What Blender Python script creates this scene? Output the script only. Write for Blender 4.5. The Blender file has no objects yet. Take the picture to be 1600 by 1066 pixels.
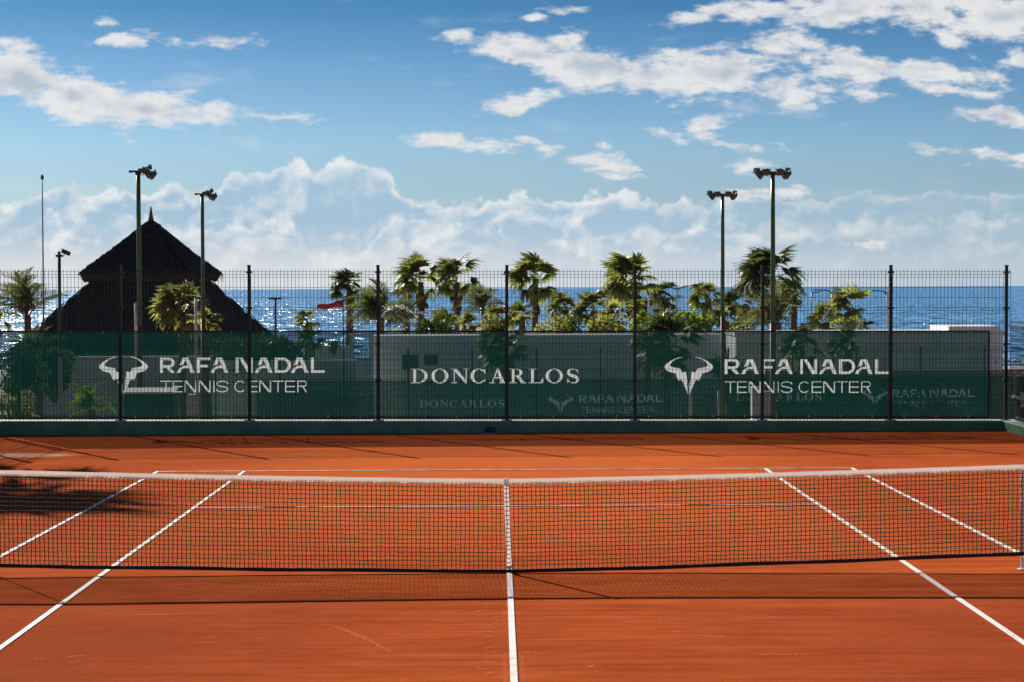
import bpy, bmesh, math, random
import numpy as np
from mathutils import Vector, Matrix, Euler
R = math.radians
sc = bpy.context.scene
COL = sc.collection

# ------------------------------------------------------------------ camera
CAM = Vector((-0.109, -20.916, 2.877)); YAW, PIT, ROL, FPX = 0.00694, -0.02556, -0.00458, 3248.0
fw = Vector((math.sin(YAW)*math.cos(PIT), math.cos(YAW)*math.cos(PIT), math.sin(PIT)))
r0 = Vector((math.cos(YAW), -math.sin(YAW), 0)); u0 = r0.cross(fw)
cr = r0*math.cos(ROL)+u0*math.sin(ROL); cu = u0*math.cos(ROL)-r0*math.sin(ROL)
cd = bpy.data.cameras.new('camera'); cam = bpy.data.objects.new('camera', cd); COL.objects.link(cam)
M4 = Matrix((cr, cu, -fw)).transposed().to_4x4(); M4.translation = CAM; cam.matrix_world = M4
cd.sensor_width = 36; cd.lens = 36*FPX/1600; cd.clip_start = .5; cd.clip_end = 120000
cd.dof.use_dof = True; cd.dof.focus_distance = 34; cd.dof.aperture_fstop = 7.1
sc.camera = cam

# ------------------------------------------------------------------ light
SUN_EL, SUN_AZ = R(24.8), R(29.8)          # azimuth measured left of +Y
sd = Vector((-math.sin(SUN_AZ)*math.cos(SUN_EL), math.cos(SUN_AZ)*math.cos(SUN_EL), math.sin(SUN_EL)))
sl = bpy.data.lights.new('sun', 'SUN'); sl.energy = 5.0; sl.angle = R(.53); sl.color = (1, .93, .82)
so = bpy.data.objects.new('sun', sl); COL.objects.link(so); so.rotation_euler = sd.to_track_quat('Z', 'Y').to_euler()
sc.view_settings.view_transform = 'Standard'; sc.view_settings.look = 'None'
sc.view_settings.exposure = 0.75; sc.view_settings.gamma = 1.0; sc.view_settings.use_curve_mapping = False
sc.cycles.max_bounces = 8; sc.cycles.transparent_max_bounces = 48
sc.cycles.diffuse_bounces = 3; sc.cycles.glossy_bounces = 3; sc.cycles.transmission_bounces = 4

W = bpy.data.worlds.new('World'); sc.world = W; W.use_nodes = True
W.cycles.sampling_method = 'MANUAL'; W.cycles.sample_map_resolution = 512

class NG:
    """small helper for node trees"""
    def __init__(s, nt): s.nt = nt; s.n = nt.nodes; s.l = nt.links
    def new(s, t, **k):
        n = s.n.new(t)
        for a, b in k.items(): setattr(n, a, b)
        return n
    def put(s, sock, v):
        if isinstance(v, bpy.types.NodeSocket): s.l.new(v, sock)
        elif v is not None: sock.default_value = v
    def m(s, op, a, b=None, c=None, clamp=False):
        n = s.new('ShaderNodeMath', operation=op, use_clamp=clamp)
        s.put(n.inputs[0], a); s.put(n.inputs[1], b)
        if c is not None: s.put(n.inputs[2], c)
        return n.outputs[0]
    def vm(s, op, a, b=None, out=0):
        n = s.new('ShaderNodeVectorMath', operation=op); s.put(n.inputs[0], a); s.put(n.inputs[1], b)
        return n.outputs[out]
    def sm(s, v, lo, hi, to0=0., to1=1.):
        n = s.new('ShaderNodeMapRange', interpolation_type='SMOOTHSTEP'); s.put(n.inputs[0], v)
        for i, x in enumerate((lo, hi, to0, to1)): s.put(n.inputs[1+i], x)
        return n.outputs[0]
    def lin(s, v, lo, hi, to0=0., to1=1.):
        n = s.new('ShaderNodeMapRange'); s.put(n.inputs[0], v)
        for i, x in enumerate((lo, hi, to0, to1)): s.put(n.inputs[1+i], x)
        return n.outputs[0]
    def mix(s, f, a, b, mode='MIX'):
        n = s.new('ShaderNodeMix', data_type='RGBA', blend_type=mode); s.put(n.inputs[0], f)
        for i, v in ((6, a), (7, b)):
            if isinstance(v, tuple) and len(v) == 3: v = (*v, 1)
            s.put(n.inputs[i], v)
        return n.outputs[2]
    def noise(s, vec, scale, detail=4, rough=.5, dist=0., ntype='FBM'):
        n = s.new('ShaderNodeTexNoise'); n.noise_type = ntype; s.put(n.inputs['Vector'], vec)
        for k, v in (('Scale', scale), ('Detail', detail), ('Roughness', rough), ('Distortion', dist)): s.put(n.inputs[k], v)
        return n.outputs[0]
    def mapping(s, vec, loc=(0, 0, 0), rot=(0, 0, 0), scale=(1, 1, 1), t='POINT'):
        n = s.new('ShaderNodeMapping', vector_type=t); s.put(n.inputs[0], vec)
        n.inputs[1].default_value = loc; n.inputs[2].default_value = rot; n.inputs[3].default_value = scale
        return n.outputs[0]
    def xyz(s, v):
        n = s.new('ShaderNodeSeparateXYZ'); s.put(n.inputs[0], v); return n.outputs
    def cxyz(s, x, y, z):
        n = s.new('ShaderNodeCombineXYZ'); s.put(n.inputs[0], x); s.put(n.inputs[1], y); s.put(n.inputs[2], z); return n.outputs[0]

def build_world():
    g = NG(W.node_tree); g.n.clear()
    out = g.new('ShaderNodeOutputWorld'); bg = g.new('ShaderNodeBackground')
    g.l.new(bg.outputs[0], out.inputs[0])
    sky = g.new('ShaderNodeTexSky', sky_type='NISHITA'); sky.sun_disc = False
    sky.sun_elevation = SUN_EL; sky.sun_rotation = -SUN_AZ
    sky.air_density = 1.0; sky.dust_density = .35; sky.ozone_density = 2.2; sky.altitude = 10
    tc = g.new('ShaderNodeTexCoord').outputs['Generated']
    x, y, z = g.xyz(tc)
    ys = g.m('MAXIMUM', y, .12)
    U = g.m('MULTIPLY', g.m('DIVIDE', x, ys), 3.248); V = g.m('MULTIPLY', g.m('DIVIDE', z, ys), 3.248)
    P = g.cxyz(U, V, 0.)
    # the blue of the sky: deeper with height
    rp = g.new('ShaderNodeValToRGB'); g.put(rp.inputs[0], g.m('MULTIPLY', g.m('ABSOLUTE', z), 4.))
    cl_ = rp.color_ramp; cl_.elements[0].position = 0.; cl_.elements[0].color = (.30, .39, .55, 1); cl_.elements[1].position = .272; cl_.elements[1].color = (.285, .435, .645, 1)
    for ps, cc in ((.42, (.195, .345, .545, 1)), (.53, (.105, .258, .43, 1)), (.62, (.085, .22, .37, 1)), (1., (.085, .20, .34, 1))):
        e_ = cl_.elements.new(ps); e_.color = cc
    skc = rp.outputs[0]
    base = g.mix(1., sky.outputs[0], skc, 'MULTIPLY')
    # cloud noises
    def field(Q):
        A = g.noise(Q, 9., 7, .58); B = g.noise(g.vm('MULTIPLY_ADD', Q, (1, 1.35, 1)), 27., 6, .62)
        wn = g.new('ShaderNodeTexNoise'); g.put(wn.inputs['Vector'], Q); wn.inputs['Scale'].default_value = 16.; wn.inputs['Detail'].default_value = 3
        wv = g.vm('ADD', Q, g.vm('MULTIPLY', g.vm('SUBTRACT', wn.outputs[1], (.5, .5, .5)), (.085, .06, 0)))
        v1 = g.new('ShaderNodeTexVoronoi', feature='SMOOTH_F1'); g.put(v1.inputs['Vector'], wv); v1.inputs['Scale'].default_value = 21.; v1.inputs['Smoothness'].default_value = .35
        v2 = g.new('ShaderNodeTexVoronoi', feature='F1'); g.put(v2.inputs['Vector'], wv); v2.inputs['Scale'].default_value = 62.
        bl = g.m('SUBTRACT', .55, g.m('MULTIPLY_ADD', v2.outputs[0], .35, v1.outputs[0]))
        return g.m('SUBTRACT', A, .5), g.m('SUBTRACT', B, .5), bl, wn.outputs[1]
    n1, n2, bil, wcol = field(P)
    s1 = g.m('SUBTRACT', g.noise(g.vm('MULTIPLY', P, (.55, 1.3, 1)), 13., 7, .60), .5); s2 = g.m('SUBTRACT', g.noise(g.vm('MULTIPLY_ADD', P, (.6, 1.5, 1)), 34., 5, .62), .5)
    def relief(Q):                                   # coarse billows, lit from the upper left
        A = g.noise(Q, 11., 4, .55)
        wn = g.new('ShaderNodeTexNoise'); g.put(wn.inputs['Vector'], Q); wn.inputs['Scale'].default_value = 16.; wn.inputs['Detail'].default_value = 2
        wv = g.vm('ADD', g.vm('MULTIPLY', Q, (.85, 1.15, 1)), g.vm('MULTIPLY', g.vm('SUBTRACT', wn.outputs[1], (.5, .5, .5)), (.085, .06, 0)))
        v1 = g.new('ShaderNodeTexVoronoi', feature='SMOOTH_F1'); g.put(v1.inputs['Vector'], wv); v1.inputs['Scale'].default_value = 17.; v1.inputs['Smoothness'].default_value = .6
        return g.m('MULTIPLY_ADD', v1.outputs[0], -.5, A)
    emb = g.m('SUBTRACT', relief(P), relief(g.vm('ADD', P, (-.008, .012, 0))))
    # ---- streaks and small clouds, each an ellipse (centre x, y, radii, tilt) ruffled by noise
    E = [(30,122,95,40,-14),(120,150,105,36,-14),(235,172,110,28,-8),(345,182,55,15,-5),(440,184,45,5,0),
     (208,58,26,9,5),(335,64,40,7,0),(168,38,22,7,0),
     (790,72,58,12,-5),(880,66,26,13,10),(840,92,70,22,-8),(930,108,85,34,-5),(1030,118,100,34,-2),(1130,118,110,30,-2),(1215,135,72,22,-8),(1330,102,88,19,-6),(1440,114,70,13,-10),(1275,138,26,9,0),
     (1230,28,85,15,-6),(1330,20,95,24,0),(1440,20,120,30,-4),(1560,30,110,32,0),(1345,52,26,8,-20),(1225,68,60,16,5),(1480,62,34,12,-30),(1520,52,50,9,0),
     (1352,152,32,11,8),(1465,148,50,6,-8),(1565,188,55,12,-8),(1535,247,62,12,-6),(1595,252,40,9,0),(1590,98,30,14,0),
     (1095,200,36,10,15),(1125,228,62,9,-6),(1100,222,30,10,0),(1165,264,32,9,8),(1370,388,32,8,0),(1362,384,14,7,0),
     (825,158,48,14,12),(790,166,30,8,0),(712,222,76,9,-7),(858,233,26,13,-8),(920,253,40,11,-8),(830,222,30,6,-14),(935,222,12,7,0),
     (1060,35,44,8,4),(1112,19,26,6,0),(885,18,26,5,0),(838,31,14,5,0),(960,280,20,5,0),(1190,305,80,6,0)]
    acc = None
    Pw = g.vm('ADD', P, g.vm('MULTIPLY', g.vm('SUBTRACT', wcol, (.5, .5, .5)), (.05, .022, 0)))
    tilts = {}
    for (a, b, ra, rb, t) in E:
        t = min((-30, -14, -8, -4, 0, 6, 14), key=lambda k: abs(k-t))
        c_, s_ = math.cos(R(t)), math.sin(R(t))
        if t not in tilts:
            tilts[t] = Pw if t == 0 else g.cxyz(g.vm('DOT_PRODUCT', Pw, (c_, s_, 0), 1), g.vm('DOT_PRODUCT', Pw, (-s_, c_, 0), 1), 0.)
        ux, uy = a/1000-.775, .451-b/1000; qx, qy = ux*c_+uy*s_, -ux*s_+uy*c_
        rx, ry = ra/1000, rb/1000
        q = g.vm('MULTIPLY_ADD', tilts[t], (1/rx, 1/ry, 0)); q.node.inputs[2].default_value = (-qx/rx, -qy/ry, 0)
        w_ = (rb/30.)**.45
        L = g.m('MULTIPLY_ADD', g.vm('LENGTH', q, None, 1), -w_, w_)
        acc = L if acc is None else g.m('MAXIMUM', acc, L)
    nz = g.m('ADD', g.m('MULTIPLY', s1, 3.6), g.m('ADD', g.m('MULTIPLY', s2, 2.4), g.m('MULTIPLY', bil, .25)))
    dS = g.m('ADD', acc, nz)
    aS = g.sm(dS, -.42, .50)
    thS = g.m('SUBTRACT', g.sm(g.m('ADD', g.m('ADD', acc, g.m('MULTIPLY', n1, 1.8)), g.m('MULTIPLY', n2, 1.5)), .25, 1.25), g.m('MULTIPLY', emb, 2.0), clamp=True)
    # ---- the bank of cumulus over the horizon: profiles of its top against x, read back as height
    def curve(pts):
        n = g.new('ShaderNodeFloatCurve'); g.put(n.inputs[1], g.lin(U, -.975, 1.025, 0., 1.))
        c = n.mapping.curves[0]
        for i, (a, b) in enumerate(pts):
            X = (a/1000-.775+.975)/2.0; Y = (.451-b/1000)*4
            if i < 2: c.points[i].location = (X, Y)
            else: c.points.new(X, Y)
        n.mapping.update(); return g.m('DIVIDE', n.outputs[0], 4.)
    p1 = curve([(-200,345),(1800,310),(-60,330),(0,322),(45,300),(80,290),(130,282),(190,287),(240,290),(275,277),(300,292),(335,276),(370,266),(400,274),(450,256),(500,254),(560,252),(600,262),(625,285),(660,300),(710,308),(760,305),(850,301),(940,300),(1000,308),(1090,312),(1170,306),(1260,302),(1380,293),(1460,292),(1540,298),(1600,300)])
    p2 = curve([(-200,400),(1800,360),(0,345),(60,330),(120,345),(200,330),(290,350),(370,352),(430,342),(470,352),(520,395),(600,345),(640,334),(700,345),(760,335),(850,330),(900,340),(1000,352),(1060,350),(1180,365),(1300,350),(1450,340),(1600,345)])
    p3 = curve([(-200,400),(1800,420),(0,392),(60,380),(140,385),(200,375),(300,372),(360,378),(400,370),(450,366),(500,378),(560,382),(620,374),(700,380),(740,366),(800,380),(860,372),(950,378),(1020,385),(1120,392),(1250,410),(1400,420),(1600,425)])
    edge = g.m('ADD', g.m('MULTIPLY', bil, .034), g.m('ADD', g.m('MULTIPLY', n1, .045), g.m('MULTIPLY', n2, .028)))
    def layer(p, soft):
        d = g.m('ADD', g.m('SUBTRACT', p, V), edge)
        al = g.sm(d, -.0015, soft)
        rim = g.sm(d, .002, .026, 1., 0.)
        return d, al, rim
    d1, al1, rim1 = layer(p1, .010); d2, al2, rim2 = layer(p2, .014); d3, al3, rim3 = layer(p3, .016)
    mott = g.sm(g.m('ADD', g.m('ADD', n1, g.m('MULTIPLY', n2, .9)), g.m('MULTIPLY', bil, .35)), -.10, .26)
    # right part of the bank is thinner and hazier
    thin = g.lin(U, .15, .60, 1., .48)
    white = (.90, .90, .89); shade = g.mix(g.sm(V, .03, .12), g.mix(g.lin(U, -.8, .5), (.66, .69, .72), (.50, .60, .71)), (.37, .54, .71))
    def bankcol(rim, k):
        f_ = g.m('ADD', g.m('MULTIPLY', rim, .80), g.m('ADD', g.m('MULTIPLY', mott, k*.75), g.m('MULTIPLY', emb, 2.8)), clamp=True)
        return g.mix(f_, shade, white)
    col = base
    # low haze near the horizon
    hz = g.sm(V, .0, .36, 1., 0.)
    def over(c, a, d): return g.mix(a, c, d)
    K = g.new('ShaderNodeValue'); K.outputs[0].default_value = CLOUD_K
    def scl(c):
        n = g.new('ShaderNodeVectorMath', operation='SCALE'); g.put(n.inputs[0], c); g.put(n.inputs[3], K.outputs[0]); return n.outputs[0]
    col = over(col, g.m('MULTIPLY', hz, .42), scl((.44, .60, .76)))
    fade = g.sm(V, .022, .10)
    col = over(col, g.m('MULTIPLY', g.m('MULTIPLY', al1, thin), .82), scl(bankcol(rim1, .62)))
    col = over(col, g.m('MULTIPLY', g.m('MULTIPLY', al2, thin), .62), scl(bankcol(rim2, .8)))
    col = over(col, g.m('MULTIPLY', g.m('MULTIPLY', al3, g.m('MULTIPLY', thin, fade)), .75), scl(bankcol(rim3, .5)))
    # a hazy band just over the sea
    hb = g.sm(V, .005, .075, 1., 0.)
    col = over(col, g.m('MULTIPLY', hb, .8), scl(g.mix(g.lin(U, -.2, .8), (.74, .77, .80), (.52, .62, .72))))
    veil = g.sm(g.noise(g.vm('MULTIPLY_ADD', Pw, (.45, 1.5, 1)), 7.5, 8, .66), .54, .80)
    col = over(col, g.m('MULTIPLY', g.m('MULTIPLY', veil, g.sm(V, .08, .2)), .55), scl((.80, .82, .84)))
    col = over(col, g.m('MULTIPLY', aS, .95), scl(g.mix(thS, (.82, .82, .82), (.50, .56, .64))))
    # the rest of the dome: the same kind of broken cloud
    gp = g.vm('DIVIDE', tc, g.cxyz(g.m('ADD', g.m('ABSOLUTE', z), .12), g.m('ADD', g.m('ABSOLUTE', z), .12), g.m('ADD', g.m('ABSOLUTE', z), .12)))
    gn = g.noise(gp, 1.3, 7, .6)
    ga = g.m('MULTIPLY', g.sm(gn, .54, .66), g.sm(z, .02, .12))
    far = g.mix(g.m('MULTIPLY', ga, .8), base, scl(g.mix(g.sm(gn, .6, .75), (.78, .79, .8), (.5, .54, .6))))
    inside = g.m('MULTIPLY', g.m('MULTIPLY', g.sm(g.m('ABSOLUTE', U), .95, 1.3, 1., 0.), g.sm(V, .50, .75, 1., 0.)), g.sm(y, .1, .2))
    fin = g.mix(inside, far, col)
    g.put(bg.inputs[0], fin); bg.inputs[1].default_value = .073
SKY_LO = (.85, .95, 1.05); SKY_HI = (.50, .78, 1.05); CLOUD_K = 8.0
build_world()
for n in list(W.node_tree.nodes):
    if n.type == 'VECT_MATH' and not any(o.is_linked for o in n.outputs): W.node_tree.nodes.remove(n)

# ------------------------------------------------------------------ helpers
def ray(px, py): return fw + cr*((px-800)/FPX) + cu*((533-py)/FPX)
def at(px, py, depth): return CAM + ray(px, py)*depth            # point at a distance in front of the lens
def ony(px, py, Y):
    d = ray(px, py); return CAM + d*((Y-CAM.y)/d.y)

class MB:
    def __init__(s): s.v = []; s.f = []; s.mi = []
    def add(s, vs, fs, mi=0):
        o = len(s.v); s.v += [tuple(v) for v in vs]
        for f in fs: s.f.append(tuple(i+o for i in f)); s.mi.append(mi)
    def box(s, x0, x1, y0, y1, z0, z1, mi=0, bev=0):
        if bev:
            b = bev
            lo = [(x0+b, y0+b), (x1-b, y0+b), (x1-b, y1-b), (x0+b, y1-b)]
            full = [(x0, y0+b), (x0+b, y0), (x1-b, y0), (x1, y0+b), (x1, y1-b), (x1-b, y1), (x0+b, y1), (x0, y1-b)]
            ins = [(x0+b, y0+b)]*2+[(x1-b, y0+b)]*2+[(x1-b, y1-b)]*2+[(x0+b, y1-b)]*2
            vs = [(a, c, z0+b) for a, c in full]+[(a, c, z1-b) for a, c in full]+[(a, c, z1) for a, c in lo]+[(a, c, z0) for a, c in lo]
            fs = [(i, (i+1) % 8, 8+(i+1) % 8, 8+i) for i in range(8)]
            mp = [0, 0, 1, 1, 2, 2, 3, 3]
            for i in range(8):
                j = (i+1) % 8
                if mp[i] == mp[j]: fs.append((8+i, 8+j, 16+mp[i])); fs.append((j, i, 20+mp[i]))
                else: fs.append((8+i, 8+j, 16+mp[j], 16+mp[i])); fs.append((j, i, 20+mp[i], 20+mp[j]))
            fs += [(16, 17, 18, 19), (23, 22, 21, 20)]
            s.add(vs, fs, mi); return
        s.add([(x0, y0, z0), (x1, y0, z0), (x1, y1, z0), (x0, y1, z0), (x0, y0, z1), (x1, y0, z1), (x1, y1, z1), (x0, y1, z1)],
              [(0, 3, 2, 1), (4, 5, 6, 7), (0, 1, 5, 4), (1, 2, 6, 5), (2, 3, 7, 6), (3, 0, 4, 7)], mi)
    def tube(s, pts, rad, n=6, mi=0, caps=True, up=None):
        pts = [Vector(p) for p in pts]; k = len(pts)
        if not hasattr(rad, '__len__'): rad = [rad]*k
        vs = []; fs = []
        for i, p in enumerate(pts):
            t = (pts[min(i+1, k-1)]-pts[max(i-1, 0)]).normalized()
            a = Vector((0, 0, 1)) if abs(t.z) < .9 else Vector((0, 1, 0))
            e1 = t.cross(a).normalized(); e2 = t.cross(e1)
            for j in range(n):
                th = 2*math.pi*(j+.5)/n; vs.append(p+(e1*math.cos(th)+e2*math.sin(th))*rad[i])
        for i in range(k-1):
            for j in range(n):
                fs.append((i*n+j, i*n+(j+1) % n, (i+1)*n+(j+1) % n, (i+1)*n+j))
        if caps: fs.append(tuple(range(n))[::-1]); fs.append(tuple((k-1)*n+j for j in range(n)))
        s.add(vs, fs, mi)
    def mesh(s, name, smooth=False):
        me = bpy.data.meshes.new(name); me.from_pydata(s.v, [], s.f); 
        if any(s.mi): me.polygons.foreach_set('material_index', s.mi)
        if smooth: me.polygons.foreach_set('use_smooth', [True]*len(me.polygons))
        me.update(); return me
def link(name, data, mats, parent=None, loc=None, smooth=False, **props):
    if isinstance(data, MB): data = data.mesh(name, smooth)
    if mats is not None and not data.materials:
        for m in (mats if isinstance(mats, (list, tuple)) else [mats]): data.materials.append(m)
    o = bpy.data.objects.new(name, data); COL.objects.link(o)
    if parent: o.parent = parent
    if loc is not None: o.location = loc
    for k, v in props.items(): o[k] = v
    return o
def thing(name, label, cat, loc=(0, 0, 0), rz=0, group=None):
    o = bpy.data.objects.new(name, None); COL.objects.link(o); o.location = loc; o.rotation_euler = (0, 0, rz)
    o.empty_display_size = .2; o['label'] = label; o['category'] = cat
    if group: o['group'] = group
    return o
def tag(o, label, cat, group=None):
    o['label'] = label; o['category'] = cat
    if group: o['group'] = group
    return o
def copy_tree(o, parent=None):
    c = o.copy(); COL.objects.link(c); c.parent = parent
    for ch in o.children: copy_tree(ch, c)
    return c

# ------------------------------------------------------------------ materials
def mat(name, col=(.5, .5, .5), rough=.6, metal=0., spec=.5, noise=None, bump=None, transl=None):
    """noise=(scale, amount, detail) varies the base colour; bump=(scale, strength, distance)"""
    m = bpy.data.materials.new(name); m.use_nodes = True; g = NG(m.node_tree)
    b = g.n['Principled BSDF']; b.inputs['Roughness'].default_value = rough; b.inputs['Metallic'].default_value = metal
    b.inputs['Specular IOR Level'].default_value = spec
    tc = g.new('ShaderNodeTexCoord').outputs['Object']
    c = (*col, 1)
    if noise:
        n = g.noise(tc, noise[0], noise[2] if len(noise) > 2 else 5, .6)
        c = g.mix(g.lin(n, .3, .7), tuple(x*(1-noise[1]) for x in col), tuple(min(1, x*(1+noise[1])) for x in col))
    g.put(b.inputs['Base Color'], c)
    if bump:
        bn = g.new('ShaderNodeBump'); bn.inputs['Strength'].default_value = bump[1]; bn.inputs['Distance'].default_value = bump[2]
        g.put(bn.inputs['Height'], g.noise(tc, bump[0], 5, .6)); g.l.new(bn.outputs[0], b.inputs['Normal'])
    return m
def leafmat(name, col, tcol, var=.35, tmix=.45):
    m = bpy.data.materials.new(name); m.use_nodes = True; g = NG(m.node_tree); g.n.clear()
    out = g.new('ShaderNodeOutputMaterial')
    oi = g.new('ShaderNodeObjectInfo'); tc = g.new('ShaderNodeTexCoord').outputs['Object']
    n = g.noise(tc, 2.2, 3, .6)
    f = g.m('ADD', g.m('MULTIPLY', oi.outputs['Random'], .6), g.m('MULTIPLY', n, .4))
    lo = tuple(x*(1-var) for x in col); hi = (col[0]*(1+var*1.3), col[1]*(1+var), col[2]*(1+var*.3))
    c = g.mix(f, lo, hi); ct = g.mix(f, tuple(x*(1-var) for x in tcol), tuple(x*(1+var) for x in tcol))
    b = g.new('ShaderNodeBsdfPrincipled'); g.put(b.inputs['Base Color'], c); b.inputs['Roughness'].default_value = .5; b.inputs['Specular IOR Level'].default_value = .3
    t = g.new('ShaderNodeBsdfTranslucent'); g.put(t.inputs[0], ct)
    mx = g.new('ShaderNodeMixShader'); mx.inputs[0].default_value = tmix
    g.l.new(b.outputs[0], mx.inputs[1]); g.l.new(t.outputs[0], mx.inputs[2]); g.l.new(mx.outputs[0], out.inputs[0])
    return m
def clay_mat():
    m = bpy.data.materials.new('clay'); m.use_nodes = True; g = NG(m.node_tree); b = g.n['Principled BSDF']
    p = g.new('ShaderNodeNewGeometry').outputs['Position']
    x, y, z = g.xyz(p)
    big = g.noise(g.mapping(p, scale=(.10, .35, 1)), 1.6, 4, .55)
    st = g.noise(g.mapping(p, (5, 2, 0), scale=(.18, 3.6, 1)), 1.5, 6, .65)     # sweeping marks run along the net
    st2 = g.noise(g.mapping(p, (1, 8, 0), rot=(0, 0, .035), scale=(.35, 11, 1)), 1.6, 5, .7)
    mo = g.noise(g.mapping(p, (11, 4, 0), scale=(.45, 1.6, 1)), 2.4, 5, .68, .4)
    fine = g.noise(p, 42., 4, .75); gr = g.noise(p, 170., 2, .8)
    blot = g.noise(g.mapping(p, (7, 3, 0), scale=(.8, 1, 1)), 1.1, 6, .62)
    f = g.m('ADD', g.m('ADD', g.m('MULTIPLY', big, .35), g.m('MULTIPLY', st, .45)), g.m('MULTIPLY', blot, .35))
    f = g.lin(f, .47, .68)
    c = g.mix(f, (.32, .052, .014), (.55, .108, .027))
    c = g.mix(g.m('MULTIPLY', g.sm(st2, .48, .66), .60), c, (.56, .135, .050))
    c = g.mix(g.m('MULTIPLY', g.sm(st2, .50, .34), .60), c, (.24, .040, .013))
    c = g.mix(g.m('MULTIPLY', g.sm(mo, .50, .66), .34), c, (.60, .155, .060))
    c = g.mix(g.m('MULTIPLY', g.sm(mo, .47, .33), .36), c, (.22, .036, .014))
    # much-played dry clay in the middle of the far half
    vignx = g.sm(g.m('ABSOLUTE', g.m('ADD', x, g.m('MULTIPLY', g.m('SUBTRACT', big, .5), 4.))), .6, 4.2)
    dx = g.m('DIVIDE', g.m('ABSOLUTE', x), 4.6); dy = g.m('DIVIDE', g.m('ABSOLUTE', g.m('SUBTRACT', y, 10.)), 8.)
    play = g.sm(g.m('ADD', g.m('MAXIMUM', dx, dy), g.m('MULTIPLY', g.m('SUBTRACT', blot, .5), .9)), .55, 1.25, 1., 0.)
    c = g.mix(g.m('MULTIPLY', play, .5), c, (.68, .165, .048))
    # damp, darker strip near the camera; its darker sides paint in the vignette
    wet = g.sm(g.m('ADD', y, g.m('MULTIPLY', g.m('SUBTRACT', big, .5), 6.)), -4.5, .5, 1., 0.)
    c = g.mix(g.m('MULTIPLY', wet, g.m('MULTIPLY_ADD', vignx, .45, .22)), c, (.25, .042, .018))
    # browner clay towards the left
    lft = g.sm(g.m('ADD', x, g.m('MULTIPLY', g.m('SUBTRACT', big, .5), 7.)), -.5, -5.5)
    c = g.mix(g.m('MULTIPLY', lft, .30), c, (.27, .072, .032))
    # grains and light specks
    c = g.mix(g.m('MULTIPLY', g.sm(fine, .40, .62), .22), c, (.58, .16, .06))
    c = g.mix(g.m('MULTIPLY', g.sm(gr, .66, .80), .35), c, (.66, .33, .20))
    c = g.mix(g.m('MULTIPLY', g.sm(gr, .36, .22), .40), c, (.17, .04, .018))
    # loose clay brushed up along both edges of the centre line
    rdg = g.m('MULTIPLY', g.sm(g.m('ABSOLUTE', g.m('SUBTRACT', g.m('ABSOLUTE', x), .066)), .004, .024, 1., 0.), g.sm(blot, .40, .55))
    c = g.mix(g.m('MULTIPLY', g.m('MULTIPLY', rdg, g.sm(g.m('ABSOLUTE', y), 6.3, 6.4, 1., 0.)), .22), c, (.62, .19, .09))
    # scuffs: sparse thin arcs
    vo = g.new('ShaderNodeTexVoronoi'); vo.feature = 'F1'; g.put(vo.inputs['Vector'], g.mapping(p, scale=(1.05, .75, 0.)))
    vo.inputs['Scale'].default_value = 2.1; vo.inputs['Randomness'].default_value = 1
    ring = g.m('MULTIPLY', g.sm(g.m('ABSOLUTE', g.m('SUBTRACT', vo.outputs[0], .07)), .0, .030, 1., 0.), g.sm(fine, .45, .6))
    pick = g.sm(g.xyz(vo.outputs['Color'])[0], .55, .57)
    c = g.mix(g.m('MULTIPLY', g.m('MULTIPLY', ring, pick), .55), c, (.66, .30, .18))
    # a pale patch near the far left corner: reflected sunlight put into the colour
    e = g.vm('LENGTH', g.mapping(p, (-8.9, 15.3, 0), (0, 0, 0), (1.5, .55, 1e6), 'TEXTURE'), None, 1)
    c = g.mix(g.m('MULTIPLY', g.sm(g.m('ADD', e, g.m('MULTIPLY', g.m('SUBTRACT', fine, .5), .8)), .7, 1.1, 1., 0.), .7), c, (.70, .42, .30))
    g.put(b.inputs['Base Color'], c); b.inputs['Roughness'].default_value = .9; b.inputs['Specular IOR Level'].default_value = .0
    bn = g.new('ShaderNodeBump'); bn.inputs['Strength'].default_value = .55; bn.inputs['Distance'].default_value = .012
    h = g.m('ADD', g.m('MULTIPLY', fine, .6), g.m('ADD', g.m('MULTIPLY', gr, .5), g.m('MULTIPLY', st2, .8)))
    h = g.m('ADD', h, g.m('MULTIPLY', g.m('MULTIPLY', ring, pick), 1.0))
    g.put(bn.inputs['Height'], h); g.l.new(bn.outputs[0], b.inputs['Normal'])
    return m
def line_mat(name, lo, hi, amt):
    m = bpy.data.materials.new(name); m.use_nodes = True; g = NG(m.node_tree); b = g.n['Principled BSDF']
    p = g.new('ShaderNodeNewGeometry').outputs['Position']
    n = g.noise(g.mapping(p, (3, 4, 0)), 3.2, 6, .7); n2 = g.noise(p, 38., 4, .75)
    f = g.sm(g.m('ADD', g.m('MULTIPLY', n, .75), g.m('MULTIPLY', n2, .4)), lo, hi)
    c = g.mix(g.m('MULTIPLY', f, amt), (.80, .77, .72), (.55, .17, .075))
    g.put(b.inputs['Base Color'], c); b.inputs['Roughness'].default_value = .6
    return m
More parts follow.
